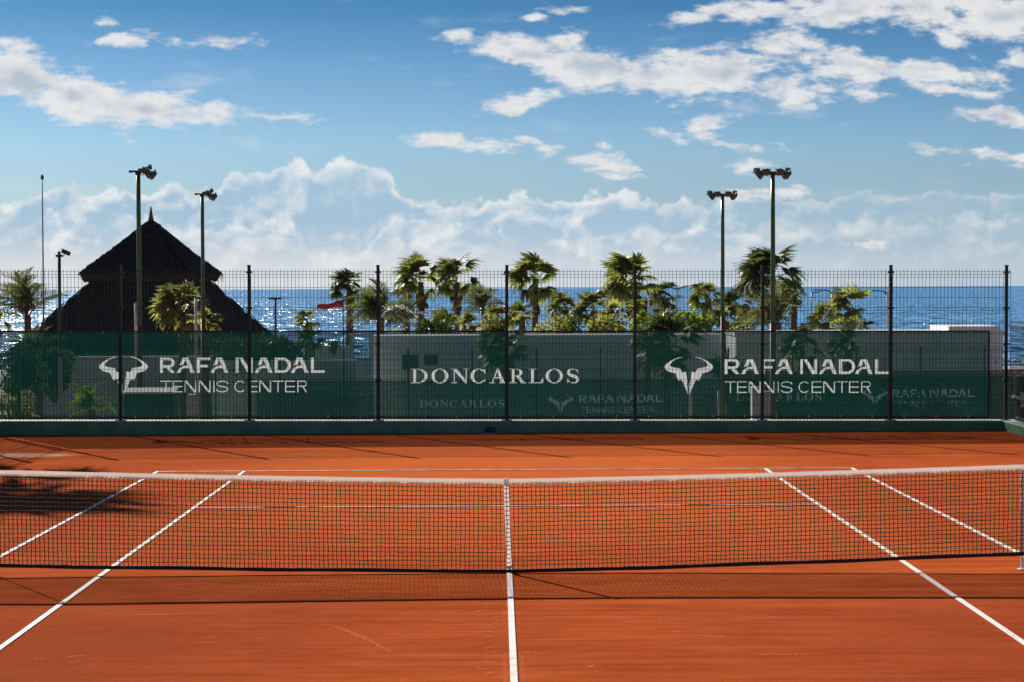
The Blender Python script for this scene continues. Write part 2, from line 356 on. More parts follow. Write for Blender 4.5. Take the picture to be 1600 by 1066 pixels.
def screen_mat(name, col, tcol, op, obj_scale=1.):
    """woven windbreak netting: mostly green yarn, partly open holes"""
    m = bpy.data.materials.new(name); m.use_nodes = True; g = NG(m.node_tree); g.n.clear()
    out = g.new('ShaderNodeOutputMaterial'); tc = g.new('ShaderNodeTexCoord').outputs['Object']
    n = g.noise(g.mapping(tc, scale=(1.2, 1, .5)), 1.3, 4, .6); n2 = g.noise(g.mapping(tc, scale=(14, 1, 1.2)), 2., 3, .6)
    f = g.m('ADD', g.m('MULTIPLY', n, .6), g.m('MULTIPLY', n2, .4))
    c = g.mix(g.lin(f, .35, .65), tuple(x*.8 for x in col), tuple(x*1.2 for x in col))
    hz_ = g.xyz(g.new('ShaderNodeTexCoord').outputs['Generated'])[2]
    dust = g.m('MULTIPLY', g.sm(g.m('ADD', hz_, g.m('MULTIPLY', g.m('SUBTRACT', n2, .5), .5)), .0, .24, 1., 0.), .55)
    c = g.mix(dust, c, (.12, .055, .030))
    c = g.mix(g.m('MULTIPLY', g.sm(g.noise(g.mapping(tc, (5, 0, 2), scale=(.5, 1, 1.6)), 2., 5, .6), .5, .75), .5), c, (.035, .075, .065))
    d = g.new('ShaderNodeBsdfDiffuse'); g.put(d.inputs[0], c)
    t = g.new('ShaderNodeBsdfTranslucent'); g.put(t.inputs[0], (*tcol, 1))
    tr = g.new('ShaderNodeBsdfTransparent')
    m1 = g.new('ShaderNodeMixShader'); m1.inputs[0].default_value = .4
    g.l.new(d.outputs[0], m1.inputs[1]); g.l.new(t.outputs[0], m1.inputs[2])
    m2 = g.new('ShaderNodeMixShader'); g.put(m2.inputs[0], g.lin(f, .3, .7, op-.05, op+.05))
    g.l.new(tr.outputs[0], m2.inputs[1]); g.l.new(m1.outputs[0], m2.inputs[2]); g.l.new(m2.outputs[0], out.inputs[0])
    return m
def print_mat(name, col, op):
    m = bpy.data.materials.new(name); m.use_nodes = True; g = NG(m.node_tree); g.n.clear()
    out = g.new('ShaderNodeOutputMaterial')
    d = g.new('ShaderNodeBsdfDiffuse'); d.inputs[0].default_value = (*col, 1)
    t = g.new('ShaderNodeBsdfTranslucent'); t.inputs[0].default_value = (*col, 1)
    tr = g.new('ShaderNodeBsdfTransparent')
    m1 = g.new('ShaderNodeMixShader'); m1.inputs[0].default_value = .80
    g.l.new(d.outputs[0], m1.inputs[1]); g.l.new(t.outputs[0], m1.inputs[2])
    m2 = g.new('ShaderNodeMixShader'); m2.inputs[0].default_value = op
    g.l.new(tr.outputs[0], m2.inputs[1]); g.l.new(m1.outputs[0], m2.inputs[2]); g.l.new(m2.outputs[0], out.inputs[0])
    return m
def sea_mat():
    m = bpy.data.materials.new('sea_water'); m.use_nodes = True; g = NG(m.node_tree); b = g.n['Principled BSDF']
    p = g.new('ShaderNodeNewGeometry').outputs['Position']
    x, y, z = g.xyz(p)
    w1 = g.noise(g.mapping(p, rot=(0, 0, .5), scale=(.05, .12, .05)), 1., 5, .65)
    w2 = g.noise(g.mapping(p, rot=(0, 0, -.2), scale=(.28, .6, .3)), 1., 4, .65)
    w3 = g.noise(g.mapping(p, rot=(0, 0, .2), scale=(1.3, 1.6, 1)), 1., 3, .6)
    sw = g.noise(g.mapping(p, scale=(.004, .012, .01)), 1., 4, .6)
    c = g.mix(g.lin(sw, .35, .65), (.010, .22, .56), (.018, .29, .66))
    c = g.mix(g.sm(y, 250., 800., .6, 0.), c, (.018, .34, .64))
    # whitecaps
    capn = g.noise(g.mapping(p, (40, 7, 0), scale=(.05, .16, .1)), 1., 6, .72)
    cap = g.m('MULTIPLY', g.sm(capn, .585, .63), g.sm(w2, .42, .56))
    shore = g.m('MULTIPLY', g.sm(y, 240., 330., 1., 0.), g.sm(w1, .44, .60))
    c = g.mix(g.m('MAXIMUM', cap, g.m('MULTIPLY', shore, .8)), c, (.75, .78, .80))
    g.put(b.inputs['Base Color'], c); b.inputs['Roughness'].default_value = .20; b.inputs['IOR'].default_value = 1.33
    b.inputs['Specular IOR Level'].default_value = .8
    # wave facets tilt the normal directly, so that far water keeps its chop and glitters towards the sun
    def tiltn(loc, sc_, det):
        n = g.new('ShaderNodeTexNoise'); g.put(n.inputs['Vector'], g.mapping(p, loc, scale=sc_)); n.inputs['Scale'].default_value = 1.; n.inputs['Detail'].default_value = det; n.inputs['Roughness'].default_value = .75
        return g.vm('SUBTRACT', n.outputs[1], (.5, .5, .5))
    t_ = g.vm('ADD', g.vm('MULTIPLY', tiltn((3, 1, 0), (.13, .085, .2), 4), (6.9, 6.9, 0)), g.vm('MULTIPLY', tiltn((9, 5, 0), (.02, .05, .1), 4), (1.2, 1.2, 0)))
    far_ = g.lin(y, 300., 2500., 1., .62)
    t_ = g.vm('MULTIPLY', t_, g.cxyz(far_, far_, 0.))
    nn = g.vm('NORMALIZE', g.vm('ADD', t_, (0, .0, 1)), None)
    g.l.new(nn, b.inputs['Normal'])
    return m
MAT = dict(
 clay=clay_mat(), line=line_mat('line_tape', .60, .78, .9), line_worn=line_mat('worn_line_tape', .47, .70, 1.),
 kerb=mat('green_kerb_paint', (.075, .25, .14), .45, noise=(2.5, .3), bump=(30, .3, .004)),
 kerbtop=mat('dusty_sunlit_kerb_top', (.58, .60, .52), .6, noise=(6, .3)),  # dusty pale top, with the sunlit sheen put into its colour
 fence=mat('green_black_fence_steel', (.010, .018, .016), .35, metal=.2, spec=.5),
 wire=mat('coated_wire', (.008, .022, .018), .38, metal=.1, spec=.55),
 screen=screen_mat('green_netting', (.005, .030, .030), (.003, .036, .031), .695),
 hem=mat('screen_hem', (.055, .03, .03), .8),
 pr=print_mat('white_print', (.86, .93, .96), .96),
 pr2=print_mat('dim_white_print', (.42, .50, .50), .9),  # dimmer copy of the print for the distant screens
 tie=mat('white_tie', (.85, .85, .85), .4),
 netcord=mat('net_twine', (.012, .012, .016), .75), nettape=mat('black_net_tape', (.008, .009, .016), .7),
 band=leafmat('white_vinyl', (.92, .88, .86), (.96, .91, .86), var=.03, tmix=.62), strap=leafmat('strap_webbing', (.84, .78, .74), (.86, .80, .74), var=.03, tmix=.36),
 lace=leafmat('white_lacing', (.90, .87, .82), (.95, .90, .82), var=.03, tmix=.6),
 postgreen=mat('green_pole_paint', (.060, .120, .040), .4, noise=(1.5, .3)),
 postbrown=mat('brown_pole_base', (.16, .045, .025), .6, noise=(3, .3)),
 lamp=mat('grey_floodlight', (.12, .12, .125), .45, metal=.3, noise=(4, .3)), lampglass=mat('amber_lamp_glass', (.10, .08, .06), .15, spec=.8),
 steel=mat('pale_galvanised_steel', (.42, .45, .48), .45, metal=.2, noise=(3, .15)), white=mat('white_paint', (.78, .78, .80), .55, noise=(1.2, .06)),
 dark=mat('dark_steel', (.03, .03, .035), .45),
 wall=mat('white_render', (.66, .68, .69), .85, noise=(.6, .07), bump=(3, .3, .03)),
 stone=mat('brown_stone', (.40, .30, .22), .9, noise=(2.2, .5), bump=(3, .8, .2)),
 glass=mat('dark_window_glass', (.03, .05, .06), .08, spec=.9),
 frame=mat('window_frame', (.5, .5, .5), .4),
 ochre=mat('ochre_panel', (.48, .30, .10), .7, noise=(2, .2)),
 box=mat('dark_green_shed', (.008, .035, .028), .6, noise=(2, .3)),
 thatch=mat('dark_thatch', (.062, .048, .042), .95, spec=.1, noise=(5, .5), bump=(9, 1., .12)),
 timber=mat('timber', (.10, .06, .035), .8, noise=(3, .3)),
 soil=mat('sandy_ground', (.22, .17, .12), .95, noise=(.15, .35), bump=(1.5, .5, .1)),
 court2=mat('second_court_clay', (.36, .10, .045), .9, noise=(.4, .2)),
 trunk=mat('palm_trunk', (.13, .072, .050), .95, noise=(6, .4), bump=(14, .9, .06)),
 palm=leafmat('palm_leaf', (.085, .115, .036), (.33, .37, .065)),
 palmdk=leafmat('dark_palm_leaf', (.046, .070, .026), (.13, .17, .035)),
 palmlt=leafmat('bright_palm_leaf', (.11, .13, .045), (.36, .38, .09), tmix=.5),
 date=leafmat('date_palm_leaf', (.075, .095, .045), (.18, .20, .055)),
 dead=leafmat('dead_palm_leaf', (.20, .145, .075), (.24, .16, .06), tmix=.35),
 lush=leafmat('lush_leaf', (.075, .13, .022), (.26, .38, .03), tmix=.5),
 bush=leafmat('bush_leaf', (.030, .055, .018), (.07, .11, .02)),
 red=mat('red_flag_cloth', (.75, .03, .015), .7), skin=None)
MAT['sea'] = sea_mat()

# ------------------------------------------------------------------ ground and water
def sheet(xs, ys, zf):
    m = MB(); nx = len(xs)
    vs = [(x, y, zf(x, y)) for y in ys for x in xs]
    fs = [(j*nx+i, j*nx+i+1, (j+1)*nx+i+1, (j+1)*nx+i) for j in range(len(ys)-1) for i in range(nx-1)]
    m.add(vs, fs); return m
def terr(x, y):
    pts = [(-400, -.35), (20.9, -.35), (21.4, -3.05), (62, -3.1), (66, -3.9), (150, -5.0), (205, -6.0), (228, -11.5), (245, -12.6), (400, -22), (3000, -60), (70000, -60)]
    for (a, za), (b, zb) in zip(pts, pts[1:]):
        if y <= b: return za+(zb-za)*(y-a)/(b-a)
    return -60
xs = [-70000, -8000, -1500, -400, -200, -100, -50, -20, 0, 20, 50, 100, 200, 400, 1500, 8000, 70000]
ys = [-400, -100, 0, 20.9, 21.4, 40, 62, 66, 100, 150, 180, 205, 216, 228, 245, 400, 3000, 70000]
link('ground', sheet(xs, ys, terr), MAT['soil'], kind='structure')
link('sea', sheet([-70000, -6000, -800, -300, 0, 300, 800, 6000, 70000], [225, 300, 500, 1000, 3000, 10000, 70000], lambda x, y: -12.), MAT['sea'], kind='structure')
XL, XR, YF = -10.17, 10.02, 20.25
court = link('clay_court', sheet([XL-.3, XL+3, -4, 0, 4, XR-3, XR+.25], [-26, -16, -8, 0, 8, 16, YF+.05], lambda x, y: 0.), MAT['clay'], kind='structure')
def strip(name, x0, x1, y0, y1, m='line', z=.004, n=1):
    b = MB(); b.box(x0, x1, y0, y1, z-.003, z+.004); return link(name, b, MAT[m], court)
for s in (-1, 1):
    for hw, nm in ((5.485, 'doubles_sideline'), (4.115, 'singles_sideline')):
        strip(nm, s*hw-.025, s*hw+.025, -11.885, 11.885)
for s in (-1, 1):
    strip('baseline', -5.46, 5.46, s*11.86-.03, s*11.86+.03, 'line_worn' if s > 0 else 'line', .0044)
    strip('service_line', -4.09, 4.09, s*6.4-.027, s*6.4+.027, 'line_worn', .0044)
strip('centre_service_line', -.027, .027, -6.37, 6.37, 'line', .005)
def scuff_mat():
    m = bpy.data.materials.new('loose_pale_clay'); m.use_nodes = True; g = NG(m.node_tree); g.n.clear()
    out = g.new('ShaderNodeOutputMaterial'); d = g.new('ShaderNodeBsdfDiffuse'); d.inputs[0].default_value = (.70, .26, .14, 1); tr = g.new('ShaderNodeBsdfTransparent')
    p = g.new('ShaderNodeNewGeometry').outputs['Position']; mx = g.new('ShaderNodeMixShader')
    g.put(mx.inputs[0], g.sm(g.noise(p, 30., 4, .7), .38, .68, .05, .85)); g.l.new(tr.outputs[0], mx.inputs[1]); g.l.new(d.outputs[0], mx.inputs[2]); g.l.new(mx.outputs[0], out.inputs[0]); return m
MAT['scuff'] = scuff_mat()
def gpt(px, py):
    d = ray(px, py); q = CAM+d*(-CAM.z/d.z); return q.x, q.y
def mark(name, pts, w):
    b = MB(); L = []; k = len(pts)
    for i, (a_, c_) in enumerate(pts):
        t = Vector((pts[min(i+1, k-1)][0]-pts[max(i-1, 0)][0], pts[min(i+1, k-1)][1]-pts[max(i-1, 0)][1], 0)).normalized(); ww = w*(math.sin(math.pi*(i+.4)/(k-.2))*.8+.1)
        L += [(a_-t.y*ww, c_+t.x*ww, .0035), (a_+t.y*ww, c_-t.x*ww, .0035)]
    b.add(L, [(2*i, 2*i+1, 2*i+3, 2*i+2) for i in range(k-1)]); return link(name, b, MAT['scuff'], court)
mr = random.Random(3)
for (px_, py_, r_) in ((765, 946, .07), (757, 958, .08), (780, 967, .06), (762, 991, .08), (772, 1015, .07), (825, 1024, .08), (760, 1040, .09), (775, 1055, .07), (1020, 905, .06), (1210, 968, .07), (1545, 955, .08), (330, 1000, .07), (120, 1030, .08), (690, 860, .06), (930, 1045, .06), (1060, 990, .05), (480, 940, .05)):
    gx, gy = gpt(px_, py_); a0 = mr.uniform(20, 60)
    mark('ball_mark', [(gx+r_*math.cos(R(a)), gy+r_*1.5*math.sin(R(a))) for a in [a0+i*16 for i in range(9)]], .022)
    mark('ball_mark', [(gx+r_*.9*math.cos(R(a)), gy-.06+r_*math.sin(R(a))) for a in [a0+180+i*14 for i in range(8)]], .018)
mark('slide_mark', [gpt(505+(612-505)*t, 976+(1021-976)*t**1.4) for t in [i/10 for i in range(11)]], .030)
mark('slide_mark', [gpt(1155+140*t, 1023.5-.6*t) for t in [i/8 for i in range(9)]], .022)
mark('slide_mark', [gpt(620+130*t, 1026) for t in [i/8 for i in range(9)]], .018)
mark('slide_mark', [gpt(1085+60*t, 994+2*t) for t in [i/8 for i in range(9)]], .03)
mark('slide_mark', [gpt(1360+170*t, 897) for t in [i/8 for i in range(9)]], .02)
mark('slide_mark', [gpt(1340+9*t, 1000+2*t) for t in [i/4 for i in range(5)]], .012)
mark('slide_mark', [gpt(180+160*t, 962-3*t) for t in [i/8 for i in range(9)]], .03)
link('lower_court', sheet([-16, 0, 26], [21.7, 40, 60.2], lambda x, y: -2.81), MAT['court2'], kind='structure')
link('promenade', sheet([-60, 0, 90], [66, 100, 150, 204], lambda x, y: terr(x, y)+.12), mat('pale_paving', (.38, .35, .31), .9, noise=(.5, .2)), kind='structure')

# ------------------------------------------------------------------ lettering
def rect(x0, y0, x1, y1): return [[(x0, y0), (x1, y0), (x1, y1), (x0, y1)]]
def band(cx, cy, rxo, ryo, rxi, ryi, a0, a1, n=20):
    P = []
    for i in range(n):
        t0 = R(a0+(a1-a0)*i/n); t1 = R(a0+(a1-a0)*(i+1)/n)
        P.append([(cx+rxo*math.cos(t0), cy+ryo*math.sin(t0)), (cx+rxo*math.cos(t1), cy+ryo*math.sin(t1)), (cx+rxi*math.cos(t1), cy+ryi*math.sin(t1)), (cx+rxi*math.cos(t0), cy+ryi*math.sin(t0))])
    return P
def ribbon(pts, ws):
    # Catmull-Rom through pts, widths ws
    n = len(pts); out = []
    for i in range(n-1):
        p = [Vector((*pts[max(0, min(n-1, k))], 0)) for k in (i-1, i, i+1, i+2)]
        for j in range(6):
            t = j/6
            q = .5*((2*p[1])+(-p[0]+p[2])*t+(2*p[0]-5*p[1]+4*p[2]-p[3])*t*t+(-p[0]+3*p[1]-3*p[2]+p[3])*t**3)
            out.append((q, ws[i]+(ws[i+1]-ws[i])*t))
    out.append((Vector((*pts[-1], 0)), ws[-1])); L = []
    for i, (q, w) in enumerate(out):
        t = (out[min(i+1, len(out)-1)][0]-out[max(i-1, 0)][0]).normalized(); nn = Vector((-t.y, t.x, 0))*w/2
        L.append((q+nn, q-nn))
    return [[(L[i][0].x, L[i][0].y), (L[i+1][0].x, L[i+1][0].y), (L[i+1][1].x, L[i+1][1].y), (L[i][1].x, L[i][1].y)] for i in range(len(L)-1)]
BOLD = {
 'R': rect(0, 0, 40, 190)+rect(40, 0, 112, 31)+band(110, 62, 77, 62, 38, 31, -90, 90)+rect(40, 93, 112, 124)+[[(72, 124), (122, 118), (187, 190), (138, 190)]],
 'A': [[(103, 0), (150, 0), (225, 190), (178, 190)], [(78, 0), (103, 0), (112, 24), (84, 90), (60, 92), (38, 98)],
       [(0, 190), (45, 190), (64, 152), (88, 132), (165, 130), (156, 96), (92, 102), (52, 122), (27, 142)]],
 'F': rect(0, 0, 40, 190)+rect(40, 0, 170, 30)+rect(40, 90, 140, 121),
 'N': rect(0, 0, 34, 190)+rect(178, 0, 212, 190)+[[(42, 0), (84, 0), (178, 150), (178, 190), (150, 190)]],
 'D': rect(0, 0, 38, 190)+rect(38, 0, 106, 31)+rect(38, 159, 106, 190)+band(105, 95, 97, 95, 58, 64, -90, 90),
 'L': rect(0, 0, 38, 190)+rect(38, 159, 170, 190)}
THIN = {
 'T': rect(0, 0, 140, 13)+rect(64, 13, 77, 145), 'E': rect(0, 0, 13, 145)+rect(13, 0, 122, 13)+rect(13, 66, 120, 79)+rect(13, 132, 122, 145),
 'N': rect(0, 0, 13, 145)+rect(134, 0, 147, 145)+[[(13, 0), (30, 0), (134, 128), (134, 145), (118, 145), (13, 17)]], 'I': rect(0, 0, 14, 145),
 'S': ribbon([(146, 38), (128, 15), (78, 7), (30, 14), (11, 38), (28, 61), (78, 72), (126, 84), (143, 107), (122, 131), (76, 138), (26, 130), (6, 106)], [13]*13),
 'C': band(72, 72.5, 72, 73, 59, 60, 42, 318, 30), 'R': rect(0, 0, 13, 145)+rect(13, 0, 82, 13)+band(80, 37.5, 41, 37.5, 28, 24.5, -90, 90)+rect(13, 62, 82, 75)+[[(62, 75), (78, 75), (124, 145), (107, 145)]]}
SERIF = {
 'D': rect(0, 0, 62, 7)+rect(20, 7, 46, 118)+rect(0, 118, 62, 125)+band(60, 62.5, 86, 62.5, 57, 55, -90, 90),
 'O': band(73.5, 62.5, 74, 64.5, 46, 56, 0, 360, 36),
 'N': rect(0, 0, 14, 7)+[[(14, 0), (50, 0), (136, 108), (136, 127), (126, 127), (24, 12), (24, 7), (14, 7)]]+rect(24, 14, 32, 118)+rect(5, 118, 52, 125)+rect(128, 7, 136, 105)+rect(108, 0, 154, 7),
 'C': band(70, 62.5, 70, 64.5, 42, 56, 48, 312, 30)+[[(108, 10), (126, 2), (128, 40), (121, 40)], [(108, 112), (120, 90), (132, 86), (118, 116)]],
 'A': [[(68, 0), (76, 8), (32, 118), (22, 118)], [(62, 0), (82, 0), (134, 118), (100, 118)], [(44, 74), (92, 74), (96, 83), (40, 83)]]+rect(0, 118, 50, 125)+rect(86, 118, 148, 125),
 'R': rect(0, 0, 66, 7)+rect(20, 7, 46, 118)+rect(2, 118, 64, 125)+band(66, 33, 48, 33, 23, 26, -90, 90)+rect(46, 59, 68, 66)+[[(60, 66), (90, 62), (134, 118), (102, 118)]]+rect(98, 118, 146, 125),
 'L': rect(0, 0, 66, 7)+rect(20, 7, 46, 118)+[[(0, 118), (98, 118), (116, 85), (127, 85), (122, 125), (0, 125)]],
 'S': ribbon([(96, 34), (82, 10), (50, 4), (20, 12), (13, 36), (34, 56), (72, 68), (94, 90), (84, 114), (52, 121), (22, 112), (7, 90)], [6, 7, 9, 17, 25, 26, 26, 25, 17, 9, 7, 6])+[[(90, 2), (98, 2), (100, 40), (93, 40)], [(3, 86), (11, 86), (10, 124), (2, 124)]]}
HALF = [(70, -6), (118, -5), (183, 15), (238, 45), (283, 80), (308, 110), (301, 135), (273, 165), (228, 182), (185, 192), (163, 205), (148, 250), (128, 290), (93, 275), (73, 310), (43, 380), (9, 462), (13, 400), (18, 300), (38, 175), (85, 188), (108, 135), (153, 128), (193, 122), (228, 110), (238, 90), (213, 55), (173, 25), (123, 5)]
def place(glyphs, spec):     # spec: (letter, x) list
    P = []
    for ch, x0 in spec: P += [[(x+x0, y) for x, y in p] for p in glyphs[ch]]
    return P
U8 = 1/8/78.75                        # one lettering unit in metres
WORDS = {'RN': (BOLD, 1, [('R', 0), ('A', 207), ('F', 462), ('A', 632), ('N', 950), ('A', 1187), ('D', 1440), ('A', 1639), ('L', 1895)]),
 'TC': (THIN, 1, [('T', 2), ('E', 157), ('N', 305), ('N', 482), ('I', 667), ('S', 702), ('C', 930), ('E', 1097), ('N', 1242), ('T', 1407), ('E', 1567), ('R', 1720)]),
 'DC': (SERIF, 8/5.517, [('D', 0), ('O', 178), ('N', 348), ('C', 518), ('A', 680), ('R', 853), ('L', 1023), ('O', 1170), ('S', 1353)]),
 'EMB': ({'a': [HALF], 'b': [[(-x, y) for x, y in HALF][::-1]]}, 1, [('a', 0), ('b', 0)])}
GLY = {}
def letter(name, key, parent, x, z, y):
    gl, k, spec = WORDS[key]
    for ch, x0 in spec:
        fade = 'pr2' if y == -.04 and z < 0 else 'pr'; gk = (key, ch, fade)
        if gk not in GLY:
            m = MB()
            # the polygons of one letter lie a hair apart in depth so that overlapping strokes do not coincide
            for q_, p in enumerate(gl[ch]): m.add([(u*k*U8, -.0004*q_, -v*k*U8) for u, v in p], [tuple(range(len(p)))])
            me = m.mesh(name); me.materials.append(MAT[fade]); GLY[gk] = me
        o = bpy.data.objects.new(name, GLY[gk]); COL.objects.link(o); o.parent = parent; o.location = (x+x0*k*U8, y, z)

# ------------------------------------------------------------------ mesh fences
def panel_mesh(w, z0, z1, wd=.0076, sp=.0735, period=.715, top=None):
    """one welded wire panel: straight wires with V folds, local x 0..w, z0..z1"""
    m = MB(); n = int(round(w/sp)); folds = []
    z = z1-.075
    while z > z0: folds.append(z); z -= period
    pathz = [(z1+.025, 0)]
    for f in folds: pathz += [(f+.055, 0), (f, -.04), (f-.055, 0)]
    pathz += [(z0, 0)]
    for i in range(n+1):
        x = w*i/n; h = wd/2
        for k in range(len(pathz)-1):
            (a, ya), (b, yb) = pathz[k], pathz[k+1]
            if a <= b: continue
            m.add([(x-h, ya-h, a), (x+h, ya-h, a), (x+h, ya+h, a), (x-h, ya+h, a), (x-h, yb-h, b), (x+h, yb-h, b), (x+h, yb+h, b), (x-h, yb+h, b)],
                  [(0, 4, 5, 1), (1, 5, 6, 2), (2, 6, 7, 3), (3, 7, 4, 0)])
    hz = []
    for i, f in enumerate(folds):
        hz += [(f+.055, 0), (f, -.04), (f-.055, 0)]
        nx = folds[i+1] if i+1 < len(folds) else z0-period
        for q in (.26, .46):
            zz = f-q*1.0
            if zz > z0+.02: hz.append((zz, 0))
    hz.append((z0+.01, 0))
    for zz, yy in hz:
        m.box(0, w, yy+wd*.5, yy+wd*1.5, zz-wd*.5, zz+wd*.5)
    return m
def post_mb(z0, z1, w=.06, clamps=True):
    m = MB(); m.box(-w/2, w/2, -w/2, w/2, z0+.012, z1, bev=.006)
    m.box(-w/2-.004, w/2+.004, -w/2-.004, w/2+.004, z1-.015, z1+.012)
    m.box(-.10, .10, -.08, .08, z0, z0+.012)
    if clamps:
        z = z1-.13
        while z > z0+.2:
            m.box(-w/2-.03, w/2+.03, -w/2-.006, w/2+.02, z-.02, z+.02); z -= .715
    return m
KZ = .235; TOPZ = 3.32
frt = thing('wire_fence', 'tall dark green welded wire fence standing on the green kerb behind the court', 'fence', (0, 20.5, 0)); frt.rotation_euler = (0, R(.26), 0)
PXN = [-10.17, -7.62, -5.055, -2.495, .068, 2.615, 5.158, 7.714, 10.02]
POSTX = [-12.73]+PXN
pm = post_mb(KZ, TOPZ).mesh('post'); pm.materials.append(MAT['fence'])
for x in POSTX: o = link('post', pm, None, frt, (x, -.06, 0))
wm = panel_mesh(2.5, KZ+.03, TOPZ-.10).mesh('wire_panel'); wm.materials.append(MAT['wire'])
for a, b in zip(POSTX, POSTX[1:]):
    o = link('wire_panel', wm, None, frt, (a+(b-a-2.5)/2, 0, 0)); o['kind'] = 'stuff'

# kerb under it
def kerb_obj(name, x0, x1, y0, y1, top, label, extra=.25):
    m = MB(); b = .012
    m.add([(x0, y0, -extra), (x1, y0, -extra), (x1, y0, top-b), (x0, y0, top-b), (x0, y0+b, top), (x1, y0+b, top), (x1, y1, top), (x0, y1, top), (x0, y1, -extra*8), (x1, y1, -extra*8)],
          [(0, 1, 2, 3), (3, 2, 5, 4), (4, 5, 6, 7), (7, 6, 9, 8), (0, 3, 4, 7, 8), (1, 9, 6, 5, 2), (0, 8, 9, 1)])
    m.mi[2] = 1; o = link(name, m, [MAT['kerb'], MAT['kerbtop']]); o['kind'] = 'structure'; o['label'] = label; return o
k1 = kerb_obj('kerb', -30, 10.0, 0, .5, KZ, 'dark green painted concrete kerb under the tall wire fence'); k1.location = (0, 20.25, 0); k1.rotation_euler = (0, R(.26), 0)
k2 = kerb_obj('kerb', 0, 24, 0, .3, .19, 'light green painted kerb running along the right side of the court')
k2.location = (9.93, 20.75, 0); k2.rotation_euler = (0, 0, R(-90))
k3 = kerb_obj('kerb', 0, 24, 0, .3, .24, 'green kerb along the left side of the court', .25); k3.location = (-10.45, 20.2, 0); k3.rotation_euler = (0, 0, R(-90))

# windscreen hung behind the wires of the front fence
def windscreen(name, label, x0, x1, z0, z1, Y, mats, rot=R(.26), tie=True):
    t = thing(name, label, 'windscreen', (0, Y, 0)); t.rotation_euler = (0, rot, 0)
    nx = int((x1-x0)/.16); nz = 8; rnd = random.Random(int(Y*10)+3)
    m = MB(); vs = []
    for j in range(nz+1):
        for i in range(nx+1):
            u = i/nx; v = j/nz
            y = .016*math.sin(u*61+1.3*v)*math.sin(u*17+.5)+.012*math.sin(u*137+2*v)*(1-.6*v)+.008*math.sin(u*283+v*5)*math.sin(u*23)+rnd.uniform(-.003, .003)
            zz = z0+(z1-z0)*v-(.016*abs(math.sin(u*(x1-x0)*math.pi/.64)) if j == nz else 0)
            vs.append((x0+(x1-x0)*u, y, zz))
    m.add(vs, [(j*(nx+1)+i, j*(nx+1)+i+1, (j+1)*(nx+1)+i+1, (j+1)*(nx+1)+i) for j in range(nz) for i in range(nx)])
    link('netting', m, mats, t, smooth=True)
    h = MB(); h.box(x0, x1, -.032, -.024, z1-.028, z1+.006); h.box(x0, x1, -.032, -.024, z0-.004, z0+.03)
    h.box(x1-.03, x1+.005, -.0325, -.0235, z0+.03, z1-.028)
    link('hem', h, MAT['hem'], t)
    if tie:
        b = MB(); x = x0+.2
        while x < x1:
            for zz in (z1-.03, z0+.03):
                b.box(x-.012, x+.012, -.052, -.030, zz-.010, zz+.012)
            x += .64
        b_ = link('cable_tie', b, MAT['tie'], t); b_['kind'] = 'stuff'
    return t
ws = windscreen('windscreen', 'long green netting windscreen with white print tied to the near fence', -10.1, 9.72, .285, 2.02, 20.585, MAT['screen'])
def put(key, px, py, t, Y, name, d=-.04):
    p = ony(px, py, Y); q = t.matrix_basis.inverted() @ Vector((p.x, Y, p.z)); letter(name, key, t, q.x, q.z, d)
for (px, py, key, nm) in ((193.5, 558.5, 'EMB', 'emblem_half'), (250.5, 559, 'RN', 'letter'), (251, 595, 'TC', 'letter'), (642, 576.3, 'DC', 'letter'),
                      (1076, 559, 'EMB', 'emblem_half'), (1132, 561, 'RN', 'letter'), (1132, 596, 'TC', 'letter')):
    put(key, px, py, ws, 20.585, nm)

# the right side fence: lower, with its own windscreen
rf = thing('wire_fence', 'low wire fence along the right side of the court at the picture edge', 'fence', (10.06, 20.44, 0), R(-90))
pm2 = post_mb(.19, 2.25).mesh('post'); pm2.materials.append(MAT['fence'])
wm2 = panel_mesh(2.5, .22, 2.16, top=1).mesh('wire_panel'); wm2.materials.append(MAT['wire'])
for i in range(6):
    if i: link('post', pm2, None, rf, (i*2.555, 0, 0))
    o = link('wire_panel', wm2, None, rf, (i*2.555+.03, .05, 0)); o['kind'] = 'stuff'
w2 = windscreen('windscreen', 'short green windscreen on the low fence at the right edge with a white letter', .45, 15, .26, 1.13, 0, MAT['screen'], 0)
w2.location = (10.14, 20.44, 0); w2.rotation_euler = (0, 0, R(-90))
letter('letter', 'DC', w2, .95, .80, -.06)
lf = thing('wire_fence', 'low wire fence along the left side of the court outside the picture', 'fence', (-10.3, 20.44, 0), R(-90))
for i in range(6):
    link('post', pm2, None, lf, (i*2.555, 0, 0)); o = link('wire_panel', wm2, None, lf, (i*2.555+.03, .05, 0)); o['kind'] = 'stuff'

# fence, kerb and windscreen of the lower court behind
YB = 60.6
bf = thing('wire_fence', 'distant wire fence of the lower court seen through the green netting', 'fence', (0, YB, -2.81))
pm3 = post_mb(.235, 3.30).mesh('post'); pm3.materials.append(MAT['fence'])
wm3 = panel_mesh(2.46, .27, 3.20, wd=.009, sp=.11).mesh('wire_panel'); wm3.materials.append(MAT['wire'])
xsb = [-16.2+2.515*i for i in range(16)]
xsb = [x for x in xsb if x < 21.6]
for x in xsb: link('post', pm3, None, bf, (x, -.06, 0))
for a in xsb[:-1]:
    o = link('wire_panel', wm3, None, bf, (a+.03, 0, 0)); o['kind'] = 'stuff'
k4 = kerb_obj('kerb', -17, 22, 0, .5, .23, 'green kerb under the distant fence'); k4.location = (0, YB-.25, -2.81)
ws2 = windscreen('windscreen', 'distant green windscreen whose dim white print shows through the near one', -9.6, 10.1, .285-2.81, 2.05-2.81, YB+.08, MAT['screen'], 0, False)
ws3 = windscreen('windscreen', 'distant green windscreen at the right behind the near one with dim print', 10.9, 20.1, .285-2.81, 2.12-2.81, YB+.08, MAT['screen'], 0, False)
